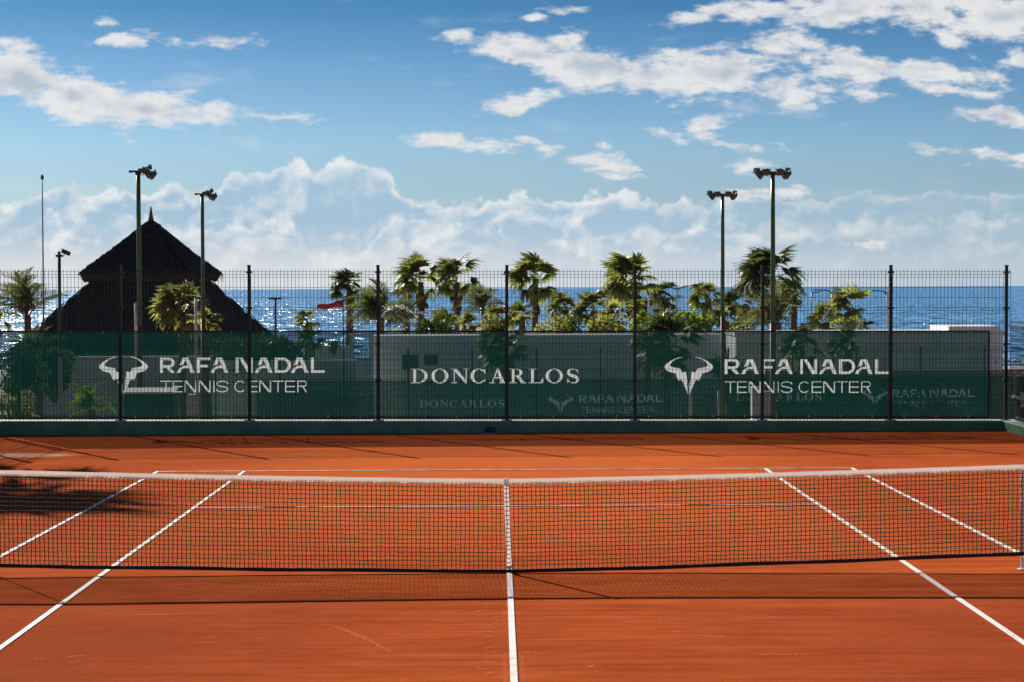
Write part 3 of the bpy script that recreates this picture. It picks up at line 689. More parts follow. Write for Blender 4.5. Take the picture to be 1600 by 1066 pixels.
for (px, py, key, nm, t) in ((427.5, 617, 'EMB', 'emblem_half', ws2), (455, 617, 'RN', 'letter', ws2), (456, 637, 'TC', 'letter', ws2), (655, 625.5, 'DC', 'letter', ws2),
                      (876, 616.5, 'EMB', 'emblem_half', ws2), (905, 617, 'RN', 'letter', ws2), (906, 636, 'TC', 'letter', ws2),
                      (1367, 607, 'EMB', 'emblem_half', ws3), (1393, 609, 'RN', 'letter', ws3), (1394, 627, 'TC', 'letter', ws3)):
    put(key, px, py, t, YB+.08, nm)
p_ = ony(1150, 615, YB+.08); letter('letter', 'DC', ws3, p_.x, p_.z, -.04)

gf = thing('wire_fence', 'dark low fence end at the far left behind the netting, beside the dark shrub', 'fence', (-10.55, 24.5, 0))
pm4 = post_mb(-2.8, 1.6, .075).mesh('post'); pm4.materials.append(MAT['fence'])
wm4 = panel_mesh(2.5, -2.7, 1.5).mesh('wire_panel'); wm4.materials.append(MAT['wire'])
for i in range(3):
    link('post', pm4, None, gf, (-i*2.555, -.06, 0)); o = link('wire_panel', wm4, None, gf, (-(i+1)*2.555+.03, 0, 0)); o['kind'] = 'stuff'
b = MB(); b.tube([(-.05, .03, 1.4), (-2.5, .03, -2.6)], .02, 6); link('brace', b, MAT['fence'], gf)

# small drain outlet at the foot of the kerb
d = thing('drain_outlet', 'small black drain outlet at the foot of the green kerb', 'drain', (-.27, 20.245, 0))
b = MB(); b.tube([(-.10, 0, .055), (.11, 0, .055)], .05, 10); b.box(-.05, .05, -.02, .02, .09, .125); link('outlet_pipe', b, MAT['dark'], d)
b = MB(); b.box(-.17, .17, -.12, .0, 0.001, .012); link('grate', b, MAT['steel'], d)

# ------------------------------------------------------------------ the net
def ztop(x):
    a = min(abs(x), 5.16)/5.16
    z = .955+.115*a**1.35
    if abs(x) > 5.16: z = 1.07-.02*(abs(x)-5.16)
    return z
def zbot(x): return .012+(.085 if x < 0 else .150)*(min(abs(x), 5.6)/5.2)**1.25
net = thing('tennis_net', 'tennis net with white top band stretched across the clay court', 'net', (0, 0, 0))
rnd = random.Random(5)
sp = .0445; nv = int(12.76/sp); nh = 20; x0 = -6.38
gv = []
for i in range(nv+1):
    row = []
    for j in range(nh+1):
        x = x0+i*12.76/nv; zt = ztop(x)-.045; zb = zbot(x)+.02
        t = j/nh; z = zb+(zt-zb)*t
        wob = (1-t)*.3+.2
        row.append((x+rnd.uniform(-.003, .003)+.010*math.sin(x*2.1+2*t)*wob+(.007 if j % 2 else -.0)*0, rnd.uniform(-.002, .002)+.012*math.sin(x*1.7+t*3)*(1-abs(2*t-1)), z+rnd.uniform(-.0035, .0035)))
    gv.append(row)
m = MB(); h = .0034
def seg(a, b, vert):
    if vert: vs = [(q[0]+dx, q[1]+dy, q[2]) for q in (a, b) for dx, dy in ((-h, -h), (h, -h), (h, h), (-h, h))]
    else: vs = [(q[0], q[1]+dy, q[2]+dz) for q in (a, b) for dy, dz in ((-h, -h), (h, -h), (h, h), (-h, h))]
    m.add(vs, [(0, 4, 5, 1), (1, 5, 6, 2), (2, 6, 7, 3), (3, 7, 4, 0)])
for i in range(nv+1):
    for j in range(nh+1):
        if j < nh: seg(gv[i][j], gv[i][j+1], True)
        if i < nv: seg(gv[i][j], gv[i+1][j], False)
        x, y, z = gv[i][j]; k = .0052
        m.add([(x-k, y, z), (x, y-k, z), (x+k, y, z), (x, y+k, z), (x, y, z-k), (x, y, z+k)], [(0, 1, 5), (1, 2, 5), (2, 3, 5), (3, 0, 5), (1, 0, 4), (2, 1, 4), (3, 2, 4), (0, 3, 4)])
o = link('netting', m, MAT['netcord'], net); o['kind'] = 'stuff'
def sweep(prof, xs_, zf, closed=True):
    b = MB(); n = len(prof); vs = []
    for x in xs_:
        for (py_, pz_) in prof: vs.append((x, py_, zf(x)+pz_))
    fs = [(i*n+j, i*n+(j+1) % n, (i+1)*n+(j+1) % n, (i+1)*n+j) for i in range(len(xs_)-1) for j in range(n if closed else n-1)]
    b.add(vs, fs); return b
xsn = [x0+12.76*i/240 for i in range(241)]
zt_ = lambda x: ztop(x)+.0007*math.sin(x*9)
# folded vinyl: a rounded ridge over the cable, then two skirts
link('headband', sweep([(-.012, -.056), (-.016, -.03), (-.014, -.010), (-.006, -.001), (.006, -.001), (.014, -.010), (.016, -.03)], xsn, zt_, False), MAT['band'], net, smooth=True)
b = MB()
for i in range(int(12.7/.0445)):
    x = x0+.02+i*.0445; z = zt_(x)
    b.box(x-.0145, x+.0145, -.0185, -.0125, z-.058+rnd.uniform(-.001, .001), z-.040)
    b.box(x-.0145, x+.0145, .0125, .0185, z-.058, z-.040)
o = link('lacing', b, MAT['lace'], net); o['kind'] = 'stuff'
link('bottom_tape', sweep([(-.006, -.010), (-.006, .024), (.006, .024), (.006, -.010)], xsn, lambda x: zbot(x)+.006*math.sin(x*3.3)*min(1, abs(x))), MAT['nettape'], net)
b = MB(); b.tube([(x, 0, zbot(x)-.006) for x in xsn[::4]], .006, 6); link('bottom_cord', b, MAT['nettape'], net)
# centre strap, slightly leaning, with buckle and ground anchor
st = link('centre_strap', (lambda b: (b.add([(-.055, -.020, .955), (-.005, -.020, .955), (.018, -.019, .05), (-.028, -.019, .05), (-.055, -.024, .955), (-.005, -.024, .955), (.018, -.023, .05), (-.028, -.023, .05),
      (-.055, .020, .957), (-.005, .020, .957), (.018, .018, .05), (-.028, .018, .05)], [(4, 7, 6, 5), (4, 5, 9, 8)]), b)[1])(MB()), MAT['strap'], net)
b = MB(); b.box(-.033, .023, -.03, .024, .045, .075, bev=.004); link('strap_buckle', b, MAT['steel'], net)
b = MB(); b.box(-.05, .05, -.035, .03, .0, .022, bev=.004); b.box(-.006, .010, -.004, .006, .018, .05); link('strap_anchor', b, MAT['dark'], net)
b = MB(); b.add([(.012, -.0245, .955), (.017, -.0245, .955)], []) ; 
for s in (-1, 1):
    t = thing('singles_stick', 'thin white %s singles stick propping the net near its %s end' % (('left', 'left') if s < 0 else ('right', 'right')), 'net stick', (s*5.19, .03, 0))
    b = MB(); b.tube([(0, 0, .01), (0, 0, ztop(5.16)-.03)], .012, 10); link('rod', b, MAT['white'], t, smooth=False)
    b = MB(); b.tube([(0, 0, 0), (0, 0, .012)], .045, 12); link('foot', b, MAT['white'], t)
    b = MB(); b.box(-.012, .012, -.02, .012, ztop(5.16)-.045, ztop(5.16)-.029); link('notch', b, MAT['white'], t)
    t = thing('net_post', 'green steel net post holding the %s end of the net' % ('left' if s < 0 else 'right'), 'net post', (s*6.44, 0, 0))
    b = MB(); b.tube([(0, 0, 0), (0, 0, 1.08)], .045, 14); link('tube', b, MAT['postgreen'], t)
    b = MB(); b.tube([(0, 0, 1.08), (0, 0, 1.11)], .05, 14); link('cap', b, MAT['dark'], t)
    b = MB(); b.box(.04*s-.03, .04*s+.03, -.05, .05, .6, .72); b.tube([(.05*s, -.05, .66), (.05*s, -.16, .66)], .01, 6); link('winder', b, MAT['steel'], t)

# ------------------------------------------------------------------ poles
def shaft(px, py_top, depth, zbase, r0_, r1_, name, label, cat, m='postgreen', group=None):
    p = at(px, py_top, depth); t = thing(name, label, cat, (p.x, p.y, zbase), 0, group)
    b = MB(); H = p.z-zbase; k = 8
    b.tube([(0, 0, H*i/k) for i in range(k+1)], [r0_+(r1_-r0_)*i/k for i in range(k+1)], 12)
    link('shaft', b, MAT[m], t, smooth=True)
    return t, H
def flood(t, H, loc, rz, tilt, s=1.):
    """one floodlight: deep housing, glass, gear box and bracket"""
    e = Matrix.Translation(Vector(loc)+Vector((0, 0, H))) @ Matrix.Rotation(rz, 4, 'Z') @ Matrix.Rotation(tilt, 4, 'Y')
    b = MB(); s_ = s
    prof = [(-.10, .10), (-.04, .15), (.10, .19), (.14, .19)]
    vs = []
    for x, r in prof:
        vs += [(x*s_, -r*s_, -r*.8*s_), (x*s_, r*s_, -r*.8*s_), (x*s_, r*s_, r*.8*s_), (x*s_, -r*s_, r*.8*s_)]
    fs = [(3, 2, 1, 0)]+[(i*4+j, i*4+(j+1) % 4, i*4+4+(j+1) % 4, i*4+4+j) for i in range(3) for j in range(4)]
    b.add(vs, fs); b.box(-.24*s_, -.10*s_, -.08*s_, .08*s_, -.07*s_, .07*s_, bev=.01)
    b.box(-.03*s_, .03*s_, -.21*s_, -.19*s_, -.1*s_, .2*s_); b.box(-.03*s_, .03*s_, .19*s_, .21*s_, -.1*s_, .2*s_)
    me = b.mesh('floodlight'); me.transform(e); o = link('floodlight', me, MAT['lamp'], t)
    g_ = MB(); g_.box(.13*s_, .147*s_, -.17*s_, .17*s_, -.135*s_, .135*s_); me = g_.mesh('lens'); me.transform(e); link('lens', me, MAT['lampglass'], o)
def court_light(px, py, depth, label, side, s=1.):
    t, H = shaft(px, py+4, depth, -2.81, .078, .056, 'floodlight_pole', label, 'floodlight', 'postgreen', 'floodlight poles round the lower court')
    b = MB(); b.tube([(0, 0, .02), (0, 0, 4.72)], [.086, .078], 12); link('base_sleeve', b, MAT['postbrown'], t, smooth=True)
    b = MB(); b.box(-.07, .07, -.07, .07, H-.05, H+.03); k = depth/55.
    if side > 0:
        b.box(-.36, .36, -.025, .025, H+.0, H+.05)
        link('crossarm', b, MAT['dark'], t)
        for sx in (-1, 1):
            flood(t, H, (sx*.17, -.08, .05), R(90), R(20), .50)
            flood(t, H, (sx*.19, .14, .04), R(-60), R(25), .48)
            flood(t, H, (sx*.33, -.04, -.03), R(90-sx*75), R(38), .66)
            flood(t, H, (sx*.40, .08, .07), R(90-sx*120), R(-8), .46)
    else:
        b.box(-.24, .18, -.025, .025, H+.01, H+.06)
        b.box(-.24, -.17, -.06, .06, H+.0, H+.06)
        link('crossarm', b, MAT['dark'], t)
        flood(t, H, (.14, -.06, .05), R(0), R(15), .55)
        flood(t, H, (.30, .08, -.02), R(-30), R(35), .66)
        flood(t, H, (.36, -.08, -.06), R(20), R(40), .66)
        flood(t, H, (.30, .0, .14), R(10), R(-10), .42)
    b = MB()
    for sx in ((-1, 1) if side > 0 else (1,)):
        for q in (.07, .13):
            b.tube([(sx*q, 0, H), (sx*(q+.01), -.03, H-.07), (sx*(q+.04), -.03, H-.09), (sx*(q+.07), 0, H)], .006, 4)
    link('cable_loop', b, MAT['dark'], t)
court_light(216, 266, 55, 'tall green floodlight pole in front of the thatched roof, the taller left one', -1)
court_light(316, 301, 68, 'shorter green floodlight pole at the right slope of the thatched roof', -1)
court_light(1129, 301, 68, 'shorter of the two right green floodlight poles with twin lamp clusters', 1)
court_light(1207.5, 267, 55, 'taller of the two right green floodlight poles, in front of the big palm', 1)

t, H = shaft(66, 281, 62, -2.81, .040, .014, 'flagpole', 'very thin tall bare flagpole with pointed tip at far left', 'flagpole', 'dark')
b = MB(); b.tube([(0, 0, H), (0, 0, H+.03), (0, 0, H+.10), (0, 0, H+.17)], [.02, .05, .045, .003], 8); link('finial', b, MAT['dark'], t)
b = MB(); b.tube([(0, 0, .5), (0, 0, H*.42)], [.046, .036], 10); link('lower_sleeve', b, MAT['steel'], t)

t, H = shaft(92.5, 398, 52, -2.81, .050, .040, 'camera_pole', 'grey pole with a small tilted camera housing left of the thatched roof', 'camera pole', 'dark')
b = MB(); b.box(-.08, .08, -.07, .07, H-.06, H-.0, bev=.01); b.tube([(0, 0, H-.03), (0, 0, H+.08)], .035, 8); link('junction_box', b, MAT['dark'], t)
b = MB(); b.box(-.11, .11, -.06, .06, -.045, .045, bev=.012); b.box(-.14, .08, -.07, .07, .047, .056); me = b.mesh('camera_housing'); me.transform(Matrix.Translation((.17, 0, H+.05)) @ Matrix.Rotation(R(24), 4, 'Y')); link('camera_housing', me, MAT['dark'], t)
b = MB(); b.tube([(.03, 0, H-.05), (.11, 0, H-.04), (.13, 0, H+.02)], .012, 6); link('bracket', b, MAT['dark'], t)
b = MB(); b.tube([(0, 0, 0), (0, 0, 4.0)], [.056, .050], 10); link('lower_sleeve', b, MAT['steel'], t)

for (px, py, dp, r, lab) in ((211.5, 475, 60, .035, 'slim white post left of the tall floodlight pole in front of the thatch'), (306, 467, 64, .05, 'slim white post beside the bright palm in front of the thatch'),
                          (1122.5, 612, 62, .03, 'thin pale post right of the second horned emblem behind the netting'), (1079, 600, 64, .05, 'pale post directly below the second horned emblem behind the netting')):
    t, H = shaft(px, py, dp, -2.81, r, r*.9, 'pale_post', lab, 'post', 'white')
    b = MB(); b.tube([(0, 0, H), (0, 0, H+.04)], [r*1.2, r*.6], 8); link('cap', b, MAT['white'], t)
t, H = shaft(430, 468, 100, -4.3, .06, .05, 'lamp_post', 'small dark lamp post against the bright sea right of the thatched roof', 'street lamp', 'dark')
b = MB(); b.box(-.32, .32, -.10, .10, H, H+.10, bev=.02); link('lamp_head', b, MAT['dark'], t)

def street(px, py, dp, arms, lab, m='white', r=.085):
    p = at(px, py, dp); zb = terr(p.x, p.y)+.12
    t, H = shaft(px, py, dp, zb, r, r*.7, 'street_lamp', lab, 'street lamp', m, 'street lamps on the promenade')
    for (dx, dz, hl) in arms:
        sg = 1 if dx > 0 else -1
        b = MB(); b.tube([(0, 0, H-.35), (sg*.06, 0, H-.05), (dx*.5, 0, H+dz*.6), (dx, 0, H+dz)], [.05, .05, .04, .035], 8); a = link('arm', b, MAT['dark'], t)
        b = MB(); vs = []
        for (u, w_, h_) in ((0, .07, .05), (.15, .14, .07), (.6, .13, .05), (.8, .05, .02)):
            for (yy, zz) in ((-w_, 0), (w_, 0), (w_*.7, h_), (-w_*.7, h_)): vs.append((dx+sg*u*hl, yy, H+dz+zz-.03+u*.06))
        b.add(vs, [(3, 2, 1, 0), (12, 13, 14, 15)]+[(i*4+j, i*4+(j+1) % 4, i*4+4+(j+1) % 4, i*4+4+j) for i in range(3) for j in range(4)]); link('lamp_head', b, MAT['dark'], a)
    return t
street(1058, 450, 120, [(-1.0, .12, .9), (.8, .12, .9)], 'white street lamp with two arms between the tall palms')
street(1013.5, 452, 118, [(-.35, .02, .5)], 'slim white street lamp just right of a fence post and tall palm', r=.06)
street(1268, 457, 130, [(.25, 0, .5)], 'most slender street lamp left of the bright palm at right', 'steel', .05)
street(1300.5, 455, 125, [(-.55, .05, .9)], 'grey street lamp with arm to the left beside the bright palm', 'steel')
street(1386, 456, 125, [(-.55, .05, .9)], 'white street lamp with arm to the left over open sea at right', 'white')

# ------------------------------------------------------------------ thatched pavilion
def pavilion():
    D = 110.; c = at(236, 345, D); zb = terr(c.x, c.y); rot = R(-10)
    t = thing('thatched_pavilion', 'large dark pavilion with two tiered conical thatched roof and pointed tip', 'pavilion', (c.x, c.y, zb), rot)
    H = c.z-zb; k = D/FPX
    def roof(name, zt, zb_, rt, rb, lip, n=14, rows=24):
        """square thatched hip roof with a slight sag, soft hips and a thick cut edge"""
        m = MB(); rnd = random.Random(int(rb*10)); vs = []; N = 4*n
        def plan(i, r):
            k, f = divmod(i, n); u = -1+2*f/n
            e = 1-.035*abs(u)**8                      # hips a little rounded
            x, y = (u, -1) if k == 0 else (1, u) if k == 1 else (-u, 1) if k == 2 else (-1, -u)
            return x*r*e, y*r*e
        for j in range(rows+1):
            v = j/rows
            for i in range(N):
                x, y = plan(i, rt+(rb-rt)*v+(.035 if j % 2 else 0)+rnd.uniform(-.03, .03)*min(1, v*4))
                vs.append((x, y, zt+(zb_-zt)*v-.06*math.sin(math.pi*v)+rnd.uniform(-.018, .018)))
        base = len(vs)
        for i in range(N):
            x, y = plan(i, rb-.18); vs.append((x, y, zb_-lip+rnd.uniform(-.05, .03)))
        for i in range(N):
            x, y = plan(i, rt*.6); vs.append((x, y, zt-.5))
        fs = [(j*N+i, j*N+(i+1) % N, (j+1)*N+(i+1) % N, (j+1)*N+i) for j in range(rows) for i in range(N)]
        fs += [(rows*N+i, rows*N+(i+1) % N, base+(i+1) % N, base+i) for i in range(N)]
        fs += [(base+i, base+(i+1) % N, base+N+(i+1) % N, base+N+i) for i in range(N)]
        m.add(vs, [f[::-1] for f in fs]); o = link(name, m, MAT['thatch'], t)
        s = MB()
        for i in range(900):
            x, y = plan(rnd.randrange(N), rb+rnd.uniform(-.10, .03)); f_ = rnd.uniform(0, 2*rb/n)
            k = 0 if abs(y+rb) < .3 else 1
            dx, dy = ((f_, 0) if abs(abs(y)-rb) < .3 else (0, f_)); p = Vector((min(rb, x+dx), min(rb, y+dy), zb_-lip*rnd.random()))
            out_ = Vector((x, y, 0)).normalized(); d_ = (out_*.4+Vector((0, 0, -1))).normalized()*rnd.uniform(.04, .11); w_ = Vector((-out_.y, out_.x, 0))*.03
            s.add([p-w_, p+w_, p+d_], [(0, 1, 2)])
        x = link('straw_fringe', s, MAT['thatch'], o); x['kind'] = 'stuff'
        s = MB()
        for i in range(2600):
            v = .93*rnd.random()**.6; k = rnd.randrange(4); u = rnd.uniform(-.97, .97); r = rt+(rb-rt)*v
            out_ = Vector(((0, -1, 0), (1, 0, 0), (0, 1, 0), (-1, 0, 0))[k]); tn = Vector((-out_.y, out_.x, 0))
            p = out_*(r+.02)+tn*(u*r)+Vector((0, 0, zt+(zb_-zt)*v-.06*math.sin(math.pi*v)+.01))
            dn = (out_*(rb-rt)+Vector((0, 0, zb_-zt))).normalized()*rnd.uniform(.3, .55); up = (out_*.02+Vector((0, 0, .025))); w_ = tn*rnd.uniform(.05, .14)
            s.add([p-w_, p+w_, p+w_+dn+up, p-w_+dn+up], [(0, 1, 2, 3)])
        x = link('thatch_bundles', s, MAT['thatch'], o); x['kind'] = 'stuff'
        return o
    apex = H
    zt1 = apex-0.0; ze1 = apex-(427.5-345)*k; re1 = 103*k/1.158
    roof('upper_roof', zt1, ze1, .12, re1, .42)
    zl0 = ze1+.15; rl0 = 70*k/1.158; ze2 = apex-(551-345)*k; re2 = 205*k/1.158
    roof('lower_roof', zl0, ze2, rl0, re2, .35)
    b = MB(); b.tube([(0, 0, apex-.2), (0, 0, apex+.15), (0, 0, apex+.45), (0, 0, apex+22*k)], [.22, .12, .07, .03], 8); link('finial', b, MAT['timber'], t)
    b = MB(); w_ = re2*.80; b.box(-w_, w_, -w_, w_, .0, ze2+.25); link('wall', b, MAT['wall'], t)
    for i in range(5):
        for s in (-1, 1):
            b = MB(); x = -re2*.9+i*re2*.45; b.tube([(x, s*re2*.9, 0), (x, s*re2*.9, ze2+.1)], .13, 8); link('column', b, MAT['timber'], t)
    for i in range(4):
        x = -w_+w_*.5*(i+.5)
        f = MB(); f.box(x-.75, x+.75, -w_-.06, -w_-.004, .5, 2.3); fo = link('window', f, MAT['frame'], t)
        f = MB(); f.box(x-.68, x+.68, -w_-.075, -w_-.061, .57, 2.23); link('pane', f, MAT['glass'], fo)
pavilion()

# ------------------------------------------------------------------ buildings beyond the lower court
def bpt(px, py, dp): return at(px, py, dp)
def wallbox(name, label, cat, x0, x1, ytop, dp, depth, holes=(), zb=None, m='wall', coping=True):
    """front wall facing the court between two picture columns, with real window openings"""
    a = at(x0, ytop, dp); b_ = at(x1, ytop, dp); Y = a.y
    a = ony(x0, ytop, Y); b_ = ony(x1, ytop, Y); zt = (a.z+b_.z)/2; zb = terr(0, Y) if zb is None else zb
    cx = (a.x+b_.x)/2; t = thing(name, label, cat, (cx, Y, zb)); W2 = (b_.x-a.x)/2; H = zt-zb; T = .25
    m_ = MB()
    cols = [-W2]; hs = []
    for (hx0, hx1, hy0, hy1) in holes:
        p = ony(hx0, hy0, Y); q = ony(hx1, hy1, Y); hs.append((p.x-cx, q.x-cx, q.z-zb, p.z-zb))
    hs.sort(); x = -W2
    for (h0, h1, z0, z1) in hs:
        m_.box(x, h0, 0, T, 0, H); m_.box(h0, h1, 0, T, 0, z0); 
        if z1 < H-.02: m_.box(h0, h1, 0, T, z1, H)
        x = h1
    m_.box(x, W2, 0, T, 0, H)
    wl = link('wall', m_, MAT[m], t)
    if depth > T:
        m2 = MB(); m2.box(-W2, -W2+T, T+.002, depth, 0, H-.003); m2.box(W2-T, W2, T+.002, depth, 0, H-.003); m2.box(-W2+T+.002, W2-T-.002, depth-T, depth, 0, H-.006); link('rear_wall', m2, MAT[m], t)
        m3 = MB(); m3.box(-W2-.06, W2+.06, -.06, depth+.06, H+.002, H+.16); link('roof', m3, MAT['wall'], t)
    elif coping:
        m3 = MB(); m3.box(-W2-.03, W2+.03, -.05, T+.05, H+.002, H+.07); link('coping', m3, MAT['wall'], t)
    for (h0, h1, z0, z1) in hs:
        f = MB(); e = .05
        f.box(h0, h1, .08, .14, z0, z0+e); f.box(h0, h1, .08, .14, z1-e, z1); f.box(h0, h0+e, .08, .14, z0+e, z1-e); f.box(h1-e, h1, .08, .14, z0+e, z1-e)
        fo = link('window', f, MAT['frame'], t)
        if z1 < H-.02:
            f = MB(); f.box(h0+e, h1-e, .10, .115, z0+e, z1-e); link('pane', f, MAT['glass'], fo)
    return t, W2, H, Y, cx, zb
wallbox('white_building', 'long flat white building behind the palms in the middle, seen through the netting', 'building', 583, 1128, 529, 98, 3, [(628, 655, 553, 578), (662, 686, 553, 572)])
wallbox('white_wall', 'lower white wall with the sea above it left of the long building', 'wall', 481, 546, 543.5, 96, .25)
wallbox('white_wall', 'white wall with a square opening onto the sea', 'wall', 546.4, 582.6, 524, 96, .25, [(551, 579, 517, 561)])
wb, W2, H, Y, cx, zb = wallbox('white_building', 'long white building at the right with flat roof and small dark window', 'building', 1150, 1566.5, 524, 93, 4, [(1553, 1558, 564, 568.5)], zb=-4.4)
p = ony(1482, 513, Y); m3 = MB(); m3.box(p.x-cx, W2-.1, -.05, 4, H+.17, H+.38); link('roof_slab', m3, MAT['white'], wb)
# brown stone wall under them
a = at(1140, 588, 86.5); b_ = at(1640, 574, 86.5)
def stone_wall(x0, x1, Y, zb, zt, label):
    t = thing('stone_wall', label, 'wall', ((x0+x1)/2, Y, zb)); rnd = random.Random(int(x0)); W2 = (x1-x0)/2
    b = MB(); b.box(-W2, W2, 0, .3, 0, zt-zb-.12); link('core', b, MAT['stone'], t)
    tmpl = []
    for k in range(4):
        bb = MB(); w_ = .30+.06*k; bb.box(-w_/2, w_/2, -.06, .10, 0, .21, bev=.03); me = bb.mesh('stone'); me.materials.append(MAT['stone']); tmpl.append((w_, me))
    n = 0
    for row in range(6):
        z = zt-zb-.14-.235*row; x = -W2+rnd.uniform(0, .2)
        if z < 0: break
        while x < W2-.4:
            w_, me = tmpl[rnd.randrange(4)]
            if n < 290: o = link('stone', me, None, t, (x+w_/2, rnd.uniform(-.03, .01), z)); o.rotation_euler = (rnd.uniform(-.05, .05), rnd.uniform(-.04, .04), 0); n += 1
            x += w_+.03
    b = MB(); b.box(-W2, W2, -.08, .36, zt-zb-.10+.18, zt-zb+.20); link('capstones', b, MAT['stone'], t)
zt = ony(1560, 577.5, a.y).z
stone_wall(a.x, b_.x, a.y, -3.9, zt-.2, 'brown rough stone wall between the distant fence and the white building')

# left of centre: lit pale wall, dark shed, small white hut
t = thing('green_shed', 'low dark green shed with pale lit roof edge behind the left netting', 'shed', tuple(at(231, 657, 50)))
p0 = at(193.5, 616, 50); p1 = at(271, 656, 50); t.location = ((p0.x+p1.x)/2, p0.y, -2.81); W2 = (p1.x-p0.x)/2; Hs = p0.z+2.81
b = MB(); b.box(-W2, W2, 0, .7, 0, Hs); link('body', b, MAT['box'], t)
for i in range(4):
    b = MB(); x = -W2+W2*.5*i; b.box(x+.02, x+W2*.5-.02, -.02, -.002, .1, Hs-.05); link('panel', b, MAT['box'], t)
b = MB(); b.add([(-W2-.03, -.05, Hs+.004), (W2+.03, -.05, Hs+.004), (W2+.03, 0.72, Hs+.08), (-W2-.03, 0.72, Hs+.08), (-W2-.03, -.05, Hs+.05), (W2+.03, -.05, Hs+.05), (W2+.03, 0.72, Hs+.12), (-W2-.03, 0.72, Hs+.12)],
     [(0, 3, 2, 1), (4, 5, 6, 7), (0, 1, 5, 4), (1, 2, 6, 5), (2, 3, 7, 6), (3, 0, 4, 7)]); link('roof', b, MAT['white'], t)
wallbox('garden_wall', 'pale garden wall behind the shrubs at the left below the thatched roof', 'wall', 42, 330, 560, 78, .25, zb=-3.2)
wallbox('garden_wall', 'long low grey wall right of the first printed words behind the netting', 'wall', 333, 556, 566, 84, .25, zb=-3.4)
def cabinet(px0, px1, pyt, dp, label, m='white'):
    a = at(px0, pyt, dp); b_ = at(px1, pyt, dp); w_ = (b_.x-a.x)/2; t = thing('white_cabinet', label, 'cabinet', ((a.x+b_.x)/2, a.y, -2.81)); H = a.z+2.81
    b = MB(); b.box(-w_, w_, 0, .5, 0, H, bev=.02); link('body', b, MAT[m], t)
    b = MB(); b.box(-w_+.04, w_-.04, -.02, -.003, .1, H-.08); link('door', b, MAT[m], t)
    b = MB(); b.box(w_-.12, w_-.08, -.04, -.021, H*.5, H*.5+.12); link('handle', b, MAT['dark'], t)
cabinet(1175.5, 1188, 605, 70, 'tall white cabinet left of the fence post, behind the second words')
cabinet(1193, 1206, 612, 70, 'tall white cabinet between the fence post and the tall floodlight pole')
cabinet(291, 305, 617, 60, 'narrow pale cabinet right of the dark shed behind the netting')

# ------------------------------------------------------------------ palms and shrubs
def fan_mesh(seed, segs=16, spread=150, droop=.5, wind=-.25):
    """a fan palm leaf: stalk along +x, blade of narrow folded fingers with drooping tips; unit size 1"""
    rnd = random.Random(seed); m = MB(); L = .52
    m.add([(0, -.015, 0), (0, .015, 0), (L, .008, .05), (L, -.008, .05)], [(0, 1, 2, 3)])
    for i in range(segs):
        a = R(-spread/2+spread*(i+rnd.uniform(.2, .8))/segs); l = (.50+.10*math.cos(a))*rnd.uniform(.8, 1.12)
        w_ = .030; d = Vector((math.cos(a), math.sin(a), 0)); nrm = Vector((-d.y, d.x, 0))
        b0 = Vector((L, 0, .05)); pts = []
        for k, (t, w__) in enumerate(((0, .3), (.35, 1.5), (.70, 1.1), (1., .12))):
            z = -droop*l*(max(0, t-.3)**1.5)*rnd.uniform(.8, 1.5)+.04*math.sin(t*3)
            q = b0+d*l*t*(1-.12*t)+Vector((0, wind*l*t*t*.6, z)); pts.append((q, w_*w__))
        vs = []
        for q, w__ in pts: vs += [q-nrm*w__+Vector((0, 0, .010)), q+nrm*w__]
        m.add(vs, [(0, 1, 3, 2), (2, 3, 5, 4), (4, 5, 7, 6)])
    return m.mesh('frond')
def feather_mesh(seed, droop=.5, n=26):
    rnd = random.Random(seed); m = MB(); K = 7; sp_ = []
    for k in range(K+1):
        t = k/K; sp_.append(Vector((t*(1-.15*t), 0, .28*math.sin(t*1.9)-droop*t*t*.7)))
    for k in range(K):
        w0 = .014*(1-k/K)+.003; w1 = .014*(1-(k+1)/K)+.003
        m.add([sp_[k]+Vector((0, -w0, 0)), sp_[k]+Vector((0, w0, 0)), sp_[k+1]+Vector((0, w1, 0)), sp_[k+1]+Vector((0, -w1, 0))], [(0, 1, 2, 3)])
    for i in range(n):
        t = .14+.86*(i+rnd.random()*.5)/n; f = t*K; k = min(K-1, int(f)); p = sp_[k].lerp(sp_[k+1], f-k)
        l = .26*math.sin(math.pi*min(1, .22+t*.72))*rnd.uniform(.8, 1.15)
        for s in (-1, 1):
            d = Vector((.62, s*.75, rnd.uniform(-.05, .35))).normalized()*l; w_ = Vector((.016, 0, .004))
            q = p+d*.55; e = p+d+Vector((0, 0, -.25*l))
            m.add([p-w_*.6, p+w_*.6, q+w_, e, q-w_*.4], [(0, 1, 2, 4), (4, 2, 3)])
    return m.mesh('frond')
FAN = [fan_mesh(i, 16, 150+10*(i % 3), .35+.12*i, -.3+.1*i) for i in range(5)]
FAND = [fan_mesh(20+i, 12, 70, .9, 0) for i in range(2)]
FEA = [feather_mesh(i, .45+.2*i) for i in range(4)]
def with_mat(meshes, key):
    out = []
    for me in meshes:
        c = me.copy(); c.materials.clear(); c.materials.append(MAT[key]); out.append(c)
    return out
LIB = {}
def lib(kind, key):
    if (kind, key) not in LIB: LIB[(kind, key)] = with_mat({'fan': FAN, 'dead': FAND, 'feather': FEA}[kind], key)
    return LIB[(kind, key)]
DEADM = lib('dead', 'dead')
